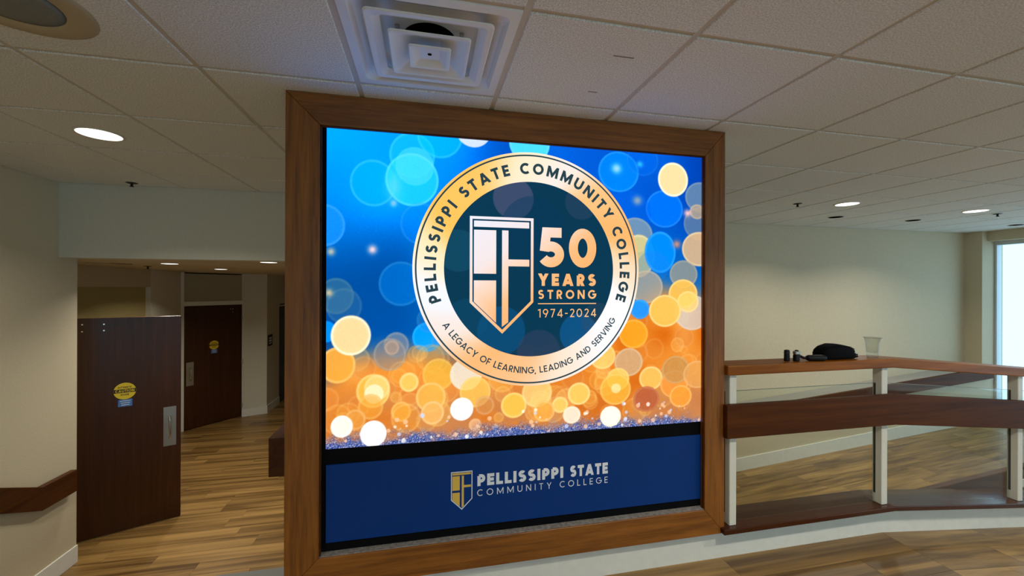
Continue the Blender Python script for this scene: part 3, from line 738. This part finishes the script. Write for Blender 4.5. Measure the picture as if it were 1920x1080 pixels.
def arc_polys(text, t, cx, cy, rbase, H, a0, a1, inward=False, space=.36):
    """letters set on a circle from angle a0 to a1 (degrees, between letter centres)"""
    items, W = layout(text, t, .12)
    rm = rbase + (H * .5 if not inward else -H * .5)
    span = math.radians(abs(a1 - a0)) * rm / H
    first, last = items[0], items[-1]
    cw = (last[1] + last[2] / 2) - (first[2] / 2)
    track = .12 + (span - cw) / (len(text) - 1)
    items, W = layout(text, t, track)
    c0 = items[0][2] / 2; cw = items[-1][1] + items[-1][2] / 2 - c0
    out = []
    for ch, x, w, ss in items:
        out.append([])
        f = (x + w / 2 - c0) / cw; A = math.radians(a0 + (a1 - a0) * f)
        if not inward: ex, ey = (math.sin(A), -math.cos(A)), (math.cos(A), math.sin(A))
        else: ex, ey = (-math.sin(A), math.cos(A)), (-math.cos(A), -math.sin(A))
        ox, oy = cx + rbase * math.cos(A), cy + rbase * math.sin(A)
        for s in ss:
            for q in stroke_polys(s, t, -.2 if ch == ',' else 0):
                out[-1].append([(ox + ex[0] * (a - w / 2) * H + ey[0] * b * H, oy + ex[1] * (a - w / 2) * H + ey[1] * b * H) for a, b in q])
    return [q for q in out if q]
def ccw(q):
    ar = sum(q[i][0] * q[(i + 1) % len(q)][1] - q[(i + 1) % len(q)][0] * q[i][1] for i in range(len(q)))
    return q if ar > 0 else list(reversed(q))
def print_mesh(name, polys, off, parent, m, colour=None, base=(SU, SZ), plane=SW):
    """flat print: polygons in panel coordinates (metres from the panel's lower left corner)"""
    v, f = [], []
    p = origin(parent)
    polys = [ccw(q) for q in polys]
    for i, q in enumerate(polys):
        k = len(v); v += [(base[0] + a - p.x, plane - off - (i if len(polys) < 200 else 0) * 5e-6 - p.y, base[1] + b - p.z) for a, b in q]; f.append(tuple(range(k, len(v))))
    me = bpy.data.meshes.new(name); me.from_pydata(v, [], f); me.update()
    if colour is not None:
        at = me.color_attributes.new('picture', 'FLOAT_COLOR', 'POINT')
        c = []
        for q in polys:
            for a, b in q: c += [*lin(colour(a, b)), 1.0]
        at.data.foreach_set('color', np.array(c, np.float32))
    me.materials.append(m)
    o = bpy.data.objects.new(name, me); COL.objects.link(o); o.parent = parent
    return o
# --- seal on the screen
RC, RO, RI = (.990, .851), .6015, .450
def ramp(stops, x):
    for (a, ca), (b, cb) in zip(stops, stops[1:]):
        if x <= b:
            f = (x - a) / (b - a); f = f * f * (3 - 2 * f); return tuple(ca[i] * (1 - f) + cb[i] * f for i in range(3))
    return stops[-1][1]
RING = [(0, (240, 214, 184)), (22, (238, 176, 104)), (48, (240, 186, 122)), (72, (236, 226, 218)), (95, (242, 226, 196)), (125, (246, 190, 96)), (150, (248, 188, 88)), (172, (246, 226, 186)), (195, (232, 236, 246)),
        (215, (236, 222, 214)), (240, (240, 178, 116)), (262, (238, 184, 130)), (290, (240, 220, 200)), (318, (236, 236, 238)), (340, (238, 238, 240)), (360, (240, 214, 184))]
def ring_col(a, b):
    d = math.hypot(a - RC[0], b - RC[1]); an = math.degrees(math.atan2(b - RC[1], a - RC[0])) % 360
    return ramp(RING, (an + (d - .52) * 60) % 360)
def annulus(r0, r1, n=240, k=3):
    out = []
    for j in range(k):
        p, q = r0 + (r1 - r0) * j / k, r0 + (r1 - r0) * (j + 1) / k
        for i in range(n):
            a, b = 2 * math.pi * i / n, 2 * math.pi * (i + 1) / n
            out.append([(RC[0] + p * math.cos(a), RC[1] + p * math.sin(a)), (RC[0] + q * math.cos(a), RC[1] + q * math.sin(a)), (RC[0] + q * math.cos(b), RC[1] + q * math.sin(b)), (RC[0] + p * math.cos(b), RC[1] + p * math.sin(b))])
    return out
print_mesh('seal_ring', annulus(RI, RO), .0006, screen, M_pic, ring_col)
slate = lambda a, b: (38, 62, 72)
print_mesh('seal_rule', annulus(.5815, .5895, 240, 1), .0012, screen, M_pic, slate)
for wd in arc_polys('PELLISSIPPI STATE COMMUNITY COLLEGE', .235, RC[0], RC[1], .489, .058, 197.2, -16.8):
    print_mesh('letter', wd, .0012, screen, M_pic, slate)
for wd in arc_polys('A LEGACY OF LEARNING, LEADING AND SERVING', .17, RC[0], RC[1], .538, .034, 213.2, 328.4, inward=True):
    print_mesh('small_letter', wd, .0012, screen, M_pic, slate)
def copper(a, b):
    x = (a - .67) * .8 + (1.11 - b) * 1.0
    return ramp([(0, (226, 226, 236)), (.28, (232, 220, 222)), (.42, (240, 206, 184)), (.62, (238, 178, 118)), (.75, (236, 172, 108)), (1.2, (240, 196, 150))], x)
def shield(off_u, off_z, s=1.0):
    """outline ring + bars, in coordinates of the big seal shield"""
    o = [(.667, 1.113), (.996, 1.113), (.996, .680), (.833, .521), (.667, .680)]
    i = [(.680, 1.099), (.982, 1.099), (.982, .686), (.833, .541), (.681, .686)]
    ol = [[o[k], o[(k + 1) % 5], i[(k + 1) % 5], i[k]] for k in range(5)]
    bars = [[(.688, 1.060), (.973, 1.060), (.973, 1.091), (.688, 1.091)], [(.688, .825), (.801, .825), (.801, 1.045), (.688, 1.045)], [(.688, .684), (.801, .577), (.801, .791), (.688, .791)],
            [(.831, .555), (.864, .579), (.864, 1.046), (.831, 1.046)], [(.864, .864), (.974, .864), (.974, .899), (.864, .899)]]
    f = lambda P: [[(off_u + (a - .667) * s, off_z + (b - .521) * s) for a, b in q] for q in P]
    return f(ol), f(bars)
def subdivide(polys, n=8):
    out = []
    for q in polys:
        if len(q) != 4: out.append(q); continue
        a, b, c, d = q
        for i in range(n):
            f0, f1 = i / n, (i + 1) / n
            L = lambda p, r, f: (p[0] + (r[0] - p[0]) * f, p[1] + (r[1] - p[1]) * f)
            out.append([L(a, d, f0), L(b, c, f0), L(b, c, f1), L(a, d, f1)])
    return out
ol, bars = shield(.667, .521)
print_mesh('shield_outline', subdivide(ol), .0008, screen, M_pic, copper)
print_mesh('shield_bars', subdivide(bars), .0008, screen, M_pic, copper)
for lt in line_polys('50', .25, 1.022, 1.343, .862, 1.069): print_mesh('numeral', lt, .0008, screen, M_pic, copper)
for lt in line_polys('YEARS', .27, 1.022, 1.341, .765, .829): print_mesh('letter', lt, .0008, screen, M_pic, copper)
for lt in line_polys('STRONG', .20, 1.022, 1.341, .697, .744): print_mesh('letter', lt, .0008, screen, M_pic, copper)
print_mesh('anniversary_rule', [[(1.021, .670), (1.343, .670), (1.343, .675), (1.021, .675)]], .0008, screen, M_pic, copper)
for lt in line_polys('1974-2024', .12, 1.021, 1.343, .601, .645): print_mesh('date_numeral', lt, .0008, screen, M_pic, copper)

# ---------------------------------------------------------------- blue name board under the screen
PB = (SU, SZ)
board = thing('name_board', (SU + 1, SW, CAM_Z - 1.189), 'dark blue board with college name and gold shield below the screen', 'sign')
box('panel', (SU + .001, SW - .001, CAM_Z - 1.189), (SU + 1.990, SW + .007, CAM_Z - .827), M_blue, board, .001)
PL_ = SW - .001
ol, bars = shield(.578, -.350, .322)
print_mesh('shield_outline', ol, .0006, board, M_vwhite, plane=PL_)
print_mesh('shield_bars', bars, .0006, board, M_vgold, plane=PL_)
for (tx, t_, a_, b_, c_, d_) in (('PELLISSIPPI', .27, .709, 1.161, -.241, -.182), ('STATE', .27, 1.199, 1.413, -.241, -.182), ('COMMUNITY', .12, .708, 1.097, -.291, -.258), ('COLLEGE', .12, 1.142, 1.412, -.291, -.258)):
    for lt in line_polys(tx, t_, a_, b_, c_, d_): print_mesh('letter', lt, .0006, board, M_vwhite, plane=PL_)

# ---------------------------------------------------------------- glass railing right of the screen
Z0 = CAM_Z
def rail_run(name, mt, parent, y0, y1, zt, zb, u0, bev=.004):
    """one board: level part, then the part that follows the ramp"""
    bm = bmesh.new(); ring = []
    for u in (u0, RAMP0, 7.9):
        d = near_z(u); ring.append([bm.verts.new(p) for p in ((u, y0, zb + d), (u, y1, zb + d), (u, y1, zt + d), (u, y0, zt + d))])
    for a, b in zip(ring, ring[1:]):
        for i in range(4):
            j = (i + 1) % 4; bm.faces.new((a[i], a[j], b[j], b[i]))
    bm.faces.new(list(reversed(ring[0]))); bm.faces.new(ring[-1])
    bmesh.ops.recalc_face_normals(bm, faces=list(bm.faces))
    mid = set(ring[1])
    ed = [e for e in bm.edges if not (e.verts[0] in mid and e.verts[1] in mid)]
    bmesh.ops.bevel(bm, geom=ed, offset=bev, segments=2, affect='EDGES', profile=.5)
    return from_bm(name, bm, mt, parent)
rail = thing('glass_railing', (4.5, 2.04, .17), 'wood-capped railing with glass panels, white posts and a brown rail board', 'railing')
rail_run('sill_board', M_sill, rail, 1.958, 2.176, Z0 - 1.344, Z0 - 1.374, 1.632)
rail_run('cap_rail', M_cap, rail, 1.965, 2.122, Z0 - .431, Z0 - .487, 1.658, .006)
rail_run('rail_board', M_rail, rail, 1.955, 1.989, Z0 - .650, Z0 - .838, 1.645, .005)
ZS, ZC = Z0 - 1.344, Z0 - .487
for k, u in enumerate((1.690, 2.786, 3.972, 5.14, 6.31, 7.48)):
    dz = near_z(u)
    p = slope_box('post', u, u + .046, 1.990, 2.046, ZS + dz, ZS + near_z(u + .046), ZC + dz + .004, ZC + near_z(u + .046) + .004, M_post, rail, .003)
    box('glazing_channel', (u - .0012, 2.026, ZS + dz + .06), (u + .0472, 2.038, Z0 - .590 + dz), M_gasket, p)
us = (1.690, 2.786, 3.972, 5.14, 6.31, 7.48)
for a, b in zip(us, us[1:]):
    ua, ub = a + .044, b + .002
    g = slope_box('glass_panel', ua, ub, 2.028, 2.036, ZS + near_z(ua) + .001, ZS + near_z(ub) + .001, Z0 - .592 + near_z(ua), Z0 - .592 + near_z(ub), M_glass, rail)
    slope_box('polished_edge', ua, ub, 2.0278, 2.0362, Z0 - .592 + near_z(ua), Z0 - .592 + near_z(ub), Z0 - .5905 + near_z(ua), Z0 - .5905 + near_z(ub), M_edge, g)

# handrail on the back of the divider, along the lower ramp
hb = thing('ramp_handrail', (5.0, 2.23, back_z(5.0)), 'dark brown handrail on the far side of the divider along the lower ramp', 'handrail')
def hz(u): return Z0 - 1.425 + .0855 * (u - 3.521)
slope_box('board', 2.9, 7.6, 2.20, 2.245, hz(2.9) - .18, hz(7.6) - .18, hz(2.9), hz(7.6), M_rail, hb, .005, 2)
for u in (3.2, 4.35, 5.5, 6.7):
    box('bracket', (u, 2.16, hz(u) - .12), (u + .03, 2.20, hz(u) - .06), M_post, hb, .003)
# handrail on the back wall
hw = thing('wall_handrail', (5.0, 4.51, back_z(5.0)), 'brown handrail below the grey ledge of the back wall, rising to the window', 'handrail')
slope_box('board', 1.2, 8.42, 4.470, 4.505, ledge_z(1.2) - .172, ledge_z(8.42) - .172, ledge_z(1.2) - .001, ledge_z(8.42) - .001, M_rail, hw, .004, 2)
for u in (2.0, 4.4, 6.8):
    box('bracket', (u, 4.505, ledge_z(u) - .13), (u + .03, 4.53, ledge_z(u) - .06), M_post, hw)

# handrail on the left wall: level at the bottom, climbing beside the steps
hl = thing('stair_handrail', (UL + .04, 3.6, LF), 'dark brown handrail on the left wall bending upward beside the steps', 'handrail')
def bent(name, pts, zt, h, x0, x1, m, parent, bev=.004):
    bm = bmesh.new(); ring = []
    for (y, z) in pts:
        ring.append([bm.verts.new(p) for p in ((x0, y, z - h), (x1, y, z - h), (x1, y, z), (x0, y, z))])
    for a, b in zip(ring, ring[1:]):
        for i in range(4):
            j = (i + 1) % 4; bm.faces.new((a[i], a[j], b[j], b[i]))
    bm.faces.new(list(reversed(ring[0]))); bm.faces.new(ring[-1])
    bmesh.ops.recalc_face_normals(bm, faces=list(bm.faces))
    bmesh.ops.bevel(bm, geom=list(bm.edges), offset=bev, segments=2, affect='EDGES', profile=.5)
    return from_bm(name, bm, m, parent)
bent('board', [(1.9, Z0 - 1.606 + .465 * (3.965 - 1.9)), (3.965, Z0 - 1.606), (4.292, Z0 - 1.606)], 0, .19, UL + .012, UL + .06, M_rail_y, hl)
for y in (2.6, 3.4, 4.2):
    z = Z0 - 1.606 + .465 * max(0, 3.965 - y)
    box('bracket', (UL, y, z - .13), (UL + .012, y + .03, z - .06), M_post, hl)
# end of the handrail beside the steps, on the left side of the screen wall
hs = thing('step_handrail', (-.68, 2.4, LF), 'red-brown handrail end sticking out left of the oak frame', 'handrail')
bent('board', [(2.10, Z0 - .708), (2.36, Z0 - .708), (3.6, Z0 - 1.257)], 0, .185, -.718, -.628, M_rail_y, hs)
box('bracket', (-.628, 2.2, Z0 - .82), (-.60, 2.25, Z0 - .76), M_post, hs)

# ---------------------------------------------------------------- open door with caution sticker
D1 = Vector((.903, .43, 0)).normalized(); D1O = Vector((-3.252, 4.688, LF)); N1 = Vector((D1.y, -D1.x, 0))
def d1(s, z, off=0.0):
    p = D1O + D1 * s + N1 * off; return (p.x, p.y, LF + z)
def slab1(name, s0, s1, z0, z1, f0, f1, m, parent=None, bev=0):
    pts = [d1(s0, z0, f1), d1(s1, z0, f1), d1(s1, z0, f0), d1(s0, z0, f0), d1(s0, z1, f1), d1(s1, z1, f1), d1(s1, z1, f0), d1(s0, z1, f0)]
    return from_bm(name, bm_prism(pts, bev), m, parent)
door1 = thing('door_1', d1(.3, 0), 'open dark wooden door with a yellow caution sticker and steel pull plate', 'door', kind='structure')
slab1('leaf', -.16, .757, .012, 2.158, -.045, 0, M_door, door1, .002)
def pull(fn, slab, parent, s0, s1, zlo, zhi, hand=1):
    pl = slab('pull_plate', s0, s1, zlo, zhi, 0, .003, M_steel, parent, .001)
    c = (s0 + s1) / 2
    tube('pull_handle', [fn(c, zhi - .095, .003), fn(c, zhi - .09, .045), fn(c, zhi - .12, .05), fn(c, zlo + .13, .05), fn(c, zlo + .10, .045), fn(c, zlo + .095, .003)], .009, M_chrome, pl, 8)
pull(d1, slab1, door1, .615, .72, .782, 1.195)
pull(d2, slab2, door2, .036, .148, .76, 1.165)
for (s, z) in ((.017, 2.099), (.167, 2.096), (.167, 2.034), (.017, 2.032)):
    slab1('bolt', s - .007, s + .007, z - .007, z + .007, 0, .006, M_chrome, door1, .002)
for (s, z) in ((.21, 2.085), (.29, 2.085)): slab1('screw_hole', s - .014, s + .010, z - .006, z + .006, 0, .0008, M_sblack, door1)
for (s, z) in ((.74, 2.06), (.78, 2.06), (.78, 2.0)): slab2('bolt', s - .007, s + .007, z - .007, z + .007, 0, .006, M_chrome, door2, .002)
def sticker(fn, slab, parent, c, zc, R):
    def flat(name, polys, off, m, par):
        v, f = [], []
        for i, q in enumerate(ccw(q) for q in polys):
            k = len(v); v += [fn(c + a, zc + b, off + i * 5e-6) for a, b in q]; f.append(tuple(range(k, len(v))))
        return raw(name, v, f, m, par)
    n = 36
    s = flat('caution_sticker', [[(R * math.cos(2 * math.pi * i / n), R * math.sin(2 * math.pi * i / n)) for i in range(n)]], .001, M_yellow, parent)
    s['label'] = 'round yellow caution sticker'
    flat('black_band', [[(-R * .985, -R * .20), (R * .985, -R * .20), (R * .985, R * .24), (-R * .985, R * .24)]], .0016, M_sblack, s)
    flat('caution_lettering', sum(line_polys('CAUTION', .22, -R * .84, R * .84, -R * .13, R * .17), []), .0022, M_yellow, s)
    flat('automatic_lettering', sum(line_polys('AUTOMATIC', .22, -R * .62, R * .62, R * .36, R * .56), []), .0016, M_sblack, s)
    flat('door_lettering', sum(line_polys('DOOR', .22, -R * .36, R * .36, -R * .52, -R * .32), []), .0016, M_sblack, s)
    b = flat('blue_sticker', [[(-R * .60, -R * 1.85), (R * .66, -R * 1.85), (R * .66, -R * 1.0), (-R * .60, -R * 1.0)]], .0008, M_sblue, parent)
    b['label'] = 'small blue sticker'
    for k in range(3):
        flat('white_print', [[(-R * (.45 - .06 * k), -R * (1.22 + .24 * k)), (R * (.5 - .05 * k), -R * (1.22 + .24 * k)), (R * (.5 - .05 * k), -R * (1.14 + .24 * k)), (-R * (.45 - .06 * k), -R * (1.14 + .24 * k))]], .0012, M_swhite, b)
sticker(d1, slab1, door1, .319, 1.414, .084)
sticker(d2, slab2, door2, .467, 1.420, .080)
# small black room sign
sg = thing('room_sign', (-3.02, 8.92, LF + 1.42), 'small black room sign with white print on the corridor wall', 'sign')
box('plate', (-3.028, 8.812, LF + 1.305), (-3.016, 9.035, LF + 1.525), M_plastic, sg, .002)
for (z0, z1) in ((1.44, 1.475), (1.385, 1.425), (1.345, 1.365)):
    box('white_print', (-3.016, 8.85, LF + z0), (-3.0152, 8.995, LF + z1), M_swhite, sg)

# ---------------------------------------------------------------- ceiling things
def downlight(c, r, z, label, group, power, lit_=True):
    t = thing('downlight', (c[0], c[1], z), label, 'downlight', group)
    lathe('trim_ring', (c[0], c[1], z), [(r * .93, -.001), (r * .95, -.005), (r * 1.04, -.006), (r * 1.10, -.002), (r * 1.10, .0)], M_ring, t, 40)
    lathe('lens' if lit_ else 'recess_shade_disc', (c[0], c[1], z), [(r * .97, -.0062), (r * .6, -.0085), (0.0001, -.0095)] if lit_ else [(r * .97, -.0062), (r * .6, -.0064), (0.0001, -.0065)], M_lamp if lit_ else M_duct, t, 40)  # unlit ones get a flat black disc as the shade of the recess
    if power:
        l = bpy.data.lights.new('downlight_lamp', 'AREA'); l.shape = 'DISK'; l.size = r * 1.8; l.energy = power; l.color = (1.0, .94, .82); l.spread = math.radians(140)
        o = bpy.data.objects.new('downlight_lamp', l); o.location = (0, 0, -.02); o.parent = t; COL.objects.link(o)
    return t
GD = 'lit round ceiling downlights'
PWR = 20.0
downlight((-1.85, 2.80), .102, CEIL, 'lit round downlight in the tiled ceiling left of the oak frame', GD, PWR * .7)
downlight((4.28, 3.39), .102, CEIL, 'lit round downlight in the tiled ceiling right of the frame, nearer the frame', GD, PWR)
downlight((6.05, 3.37), .102, CEIL, 'lit round downlight in the tiled ceiling near the right edge', GD, PWR)
for k, (x, y) in enumerate(((-1.85, -.2), (1.45, .30), (3.25, .30), (5.6, .30), (-1.85, -3.0), (2.4, -3.0), (5.6, -3.0))):  # lamps out of view; the row near the screen is added to light the floor
    downlight((x, y), .102, CEIL, 'unseen round downlight in the ceiling, ' + ('by the left wall', 'facing the screen, added to light floor and curb', 'above the upper end of the ramp, added to light floor and curb', 'above the ramp, added to light the floor', 'in the rear left corner', 'before the rear window', 'in the rear right corner')[k], 'downlights out of the picture', PWR)
GC = 'lit downlights in the corridor ceiling'
for (x, y), lb in zip(((-2.68, 5.02), (-2.78, 6.36), (-1.53, 4.47)), ('lit downlight under the low corridor ceiling above the open door, leftmost of three', 'lit downlight under the low corridor ceiling, farthest of three', 'lit downlight under the low corridor ceiling beside the oak frame')):
    downlight((x, y), .075, 1.805, lb, GC, 13.0)
for (x, y), lb in zip(((4.92, 4.03), (6.10, 4.00), (7.88, 3.97)), ('dark unlit recessed downlight near the back wall, closest to the frame', 'dark unlit recessed downlight near the back wall, middle of three', 'dark unlit recessed downlight near the back wall, at the right edge')):
    downlight((x, y), .075, CEIL, lb, 'unlit recessed downlights', 0, False)
def sprinkler(c, z, label):
    t = thing('sprinkler', (c[0], c[1], z), label, 'sprinkler', 'ceiling sprinklers')
    lathe('escutcheon', (c[0], c[1], z), [(.012, -.008), (.03, -.006), (.042, -.001), (.042, 0)], M_dark, t, 20)
    lathe('sprinkler_head', (c[0], c[1], z), [(.004, -.034), (.016, -.033), (.016, -.030), (.008, -.026), (.010, -.008)], M_dark, t, 16)
sprinkler((-2.45, 4.06), CEIL, 'dark sprinkler head in front of the pale header')
sprinkler((3.78, 3.5), CEIL, 'dark sprinkler head beside the downlight right of the frame')
sprinkler((6.54, 3.45), CEIL, 'dark sprinkler head beside the downlight near the right edge')
sprinkler((-3.3, 5.75), 1.805, 'tiny dark sprinkler head under the corridor ceiling')
sp = thing('ceiling_speaker', (-1.27, 1.55, CEIL), 'round ceiling speaker with tan ring and grey mesh', 'speaker')
lathe('ring', (-1.27, 1.55, CEIL), [(.128, -.004), (.135, -.007), (.19, -.006), (.206, -.001), (.206, 0)], M_spk_ring, sp, 48)
lathe('mesh_grille', (-1.27, 1.55, CEIL), [(.131, -.004), (.10, -.008), (.05, -.011), (.0001, -.012)], M_spk, sp, 48)
M_scar = mat('tile_scar', (.22, .19, .15), .9)
MARKS = ((.698, 1.428, .085), (.715, 1.713, .043))
# staples / scars on two tiles
for (x, y, l) in MARKS:
    o = box('ceiling_mark', (x, y, CEIL - .0015), (x + l, y + .004, CEIL + .0005), M_scar, None)
    tag(o, 'short dark scar in the ceiling tile above the screen, the longer of two' if l > .06 else 'tiny faint scar in the ceiling tile just above the frame', 'mark')

# air diffuser: flange, recessed pan, duct and three nested cones
df = thing('air_diffuser', (GU0 + 1.5 * T, GW0 + .5 * T, CEIL), 'white square ceiling air diffuser with nested cones above the frame', 'air vent')
DC = (GU0 + 1.5 * T, GW0 + .5 * T)
def rsq(half, rad, n=5):
    out = []
    for (sx, sy, a0) in ((1, 1, 0), (-1, 1, 90), (-1, -1, 180), (1, -1, 270)):
        for i in range(n + 1):
            a = math.radians(a0 + 90 * i / n); out.append((sx * (half - rad) + rad * math.cos(a), sy * (half - rad) + rad * math.sin(a)))
    return out
def loft(name, rings, m, parent, cap_end=False, smooth=False):
    v, f = [], []; n = None
    for (half, rad, z) in rings:
        p = rsq(half, rad); n = len(p); v += [(DC[0] + a, DC[1] + b, z) for a, b in p]
    for k in range(len(rings) - 1):
        for i in range(n):
            j = (i + 1) % n; f.append((k * n + i, k * n + j, (k + 1) * n + j, (k + 1) * n + i))
    if cap_end: f.append(tuple((len(rings) - 1) * n + i for i in range(n)))
    return raw(name, v, f, m, parent, smooth)
H2 = T / 2
loft('flange_pan', [(H2 - .004, .002, CEIL + .02), (H2 - .014, .004, CEIL + .001), (H2 - .045, .03, CEIL + .001), (H2 - .06, .06, CEIL + .018), (.20, .06, CEIL + .040), (.18, .05, CEIL + .050)], M_metal, df, True)
lathe('duct_opening', (DC[0], DC[1], CEIL + .050), [(.098, -.001), (.0001, -.0015)], M_duct, df, 32)  # black disc painted as the dark inside the duct
def cone(half, rad, z, top, lip, slope=.5, closed=False):
    rise = (half - lip - top) * slope
    return loft('cone', [(top, rad * .6, z + rise + .002), (half - lip, rad, z + .003), (half, rad, z + .001), (half, rad, z - .003), (half - .004, rad, z - .005), (half - lip, rad, z - .003), (top, rad * .6, z + rise - .002)], M_metal, df, cap_end=closed)
cone(.215, .02, CEIL - .001, .165, .022)
cone(.1425, .014, CEIL - .015, .040, .012, closed=True)
c3 = loft('centre_cone', [(.040, .006, CEIL - .001), (.066, .008, CEIL - .016), (.076, .010, CEIL - .019), (.076, .010, CEIL - .023), (.072, .010, CEIL - .025), (.062, .010, CEIL - .023), (.036, .006, CEIL - .007)], M_metal, df, True)
lathe('screw_hole', (DC[0], DC[1], CEIL - .0075), [(.008, 0.0), (.0001, -.0002)], M_duct, c3, 16)
for (dx, dy) in ((-.115, -.06), (.115, -.06)):
    box('spring_stud', (DC[0] + dx - .008, DC[1] + dy - .008, CEIL + .04), (DC[0] + dx + .008, DC[1] + dy + .008, CEIL + .0495), M_steel, df, .002)

# ---------------------------------------------------------------- things left on the cap rail
ZR = Z0 - .431
bt = thing('battery_case', (2.117, 2.035, ZR), 'small upright black case on the cap rail nearest the oak frame', 'case')
bm = bm_prism([(2.104, 2.018, ZR), (2.132, 2.018, ZR), (2.132, 2.042, ZR), (2.104, 2.042, ZR), (2.105, 2.019, ZR + .068), (2.131, 2.019, ZR + .068), (2.131, 2.041, ZR + .068), (2.105, 2.041, ZR + .068)], .006, 3)
from_bm('body', bm, M_plastic, bt, True)
box('lid_seam', (2.1035, 2.0176, ZR + .050), (2.1325, 2.0424, ZR + .0515), M_gasket, bt)
gm = thing('gimbal_camera', (2.22, 2.02, ZR), 'small black handheld gimbal camera lying on the cap rail before the bag', 'camera')
tube('handle', [(2.235, 2.005, ZR + .018), (2.245, 2.003, ZR + .019), (2.34, 1.99, ZR + .019), (2.352, 1.988, ZR + .018)], [.013, .018, .018, .013], M_plastic, gm, 14)
tube('arm', [(2.236, 2.006, ZR + .018), (2.215, 2.010, ZR + .020), (2.195, 2.012, ZR + .030), (2.180, 2.012, ZR + .030)], [.009, .008, .008, .010], M_plastic, gm, 10)
box('motor', (2.153, 2.000, ZR), (2.183, 2.026, ZR + .040), M_plastic, gm, .006, 3)
hd = box('camera_head', (2.150, 1.998, ZR + .040), (2.186, 2.024, ZR + .062), M_steel, gm, .006, 3)
lathe('lens', (2.168, 2.011, ZR + .062), [(.010, 0), (.010, .005), (.006, .006)], M_plastic, hd, 16)
# bag: rounded wedge
bag = thing('pouch_bag', (2.50, 2.05, ZR), 'black nylon pouch bag with a zip loop lying on the cap rail', 'bag')
def BX(x): return 2.487 + (x - 2.483) * .84
def pouch():
    prof = [(2.335, .040, .030), (2.345, .066, .052), (2.38, .082, .062), (2.44, .095, .066), (2.50, .092, .066), (2.56, .082, .064), (2.605, .066, .058), (2.625, .045, .046), (2.632, .030, .026)]
    v, f = [], []; n = 20
    for (x, h, d) in prof:
        x = BX(x); d *= .86
        for i in range(n):
            a = 2 * math.pi * i / n; ca, sa = math.cos(a), math.sin(a)
            sq = lambda c: math.copysign(abs(c) ** .55, c)
            zz = ZR + h / 2 + h / 2 * sq(sa) + (.004 if h < .05 and sa < 0 else 0)
            v.append((x, 2.045 + d * sq(ca) * (1 if sa < .3 else .9), max(zz, ZR)))
    for k in range(len(prof) - 1):
        for i in range(n):
            j = (i + 1) % n; f.append((k * n + i, (k + 1) * n + i, (k + 1) * n + j, k * n + j))
    f.append(tuple(range(n))); f.append(tuple(reversed([(len(prof) - 1) * n + i for i in range(n)])))
    return raw('body', v, f, M_bag, bag, True)
pouch()
tube('zip_line', [(BX(2.345), 2.005, ZR + .064), (BX(2.38), 2.000, ZR + .079), (BX(2.44), 1.998, ZR + .090), (BX(2.50), 1.998, ZR + .087), (BX(2.56), 2.000, ZR + .077), (BX(2.605), 2.005, ZR + .062)], .0022, M_bag, bag, 6)
tube('pull_loop', [(2.604, 2.03, ZR + .012), (2.620, 2.024, ZR + .026), (2.634, 2.022, ZR + .024), (2.637, 2.022, ZR + .013), (2.612, 2.026, ZR + .007)], .005, M_bag, bag, 8)
box('badge', (BX(2.590), 1.9925, ZR + .040), (BX(2.610), 1.9945, ZR + .046), M_steel, bag, .0005)
# clear plastic cup
cp = thing('plastic_cup', (2.775, 2.045, ZR), 'clear empty plastic cup with flared rim on the cap rail', 'cup')
CR = .70
lathe('wall', (2.785, 2.045, ZR), [(.0001, .004), (.036 * CR, .003), (.040 * CR, .0), (.041 * CR, .004), (.0435 * CR, .03), (.049 * CR, .075), (.0545 * CR, .105), (.060 * CR, .118), (.0645 * CR, .122), (.066 * CR, .125), (.0645 * CR, .1255), (.059 * CR, .120), (.0535 * CR, .106), (.048 * CR, .076), (.0425 * CR, .031)], M_cup, cp, 40)
lathe('rim', (2.785, 2.045, ZR + .1235), [(.0640 * CR, -.0018), (.0674 * CR, -.001), (.0674 * CR, .0018), (.0640 * CR, .0022)], M_cup, cp, 40)

sl = thing('air_slot', (-3.28, 5.12, 1.805), 'thin dark air slot in the low corridor ceiling above the open door', 'air vent')
wall_between('slot', (-3.37, 4.95), (-3.19, 5.30), 1.800, 1.8055, .03, M_dark, sl)  # dark strip put in for the shadow in the slot
wall_between('slot_rim', (-3.375, 4.935), (-3.185, 5.315), 1.802, 1.8052, .05, M_ring, sl)
# ---------------------------------------------------------------- trims
st(box('trim_1', (-.62, 2.036, .0), (-.60, 2.62, CEIL), M_pale), 'narrow corner trim at the left edge of the screen wall', 'trim')
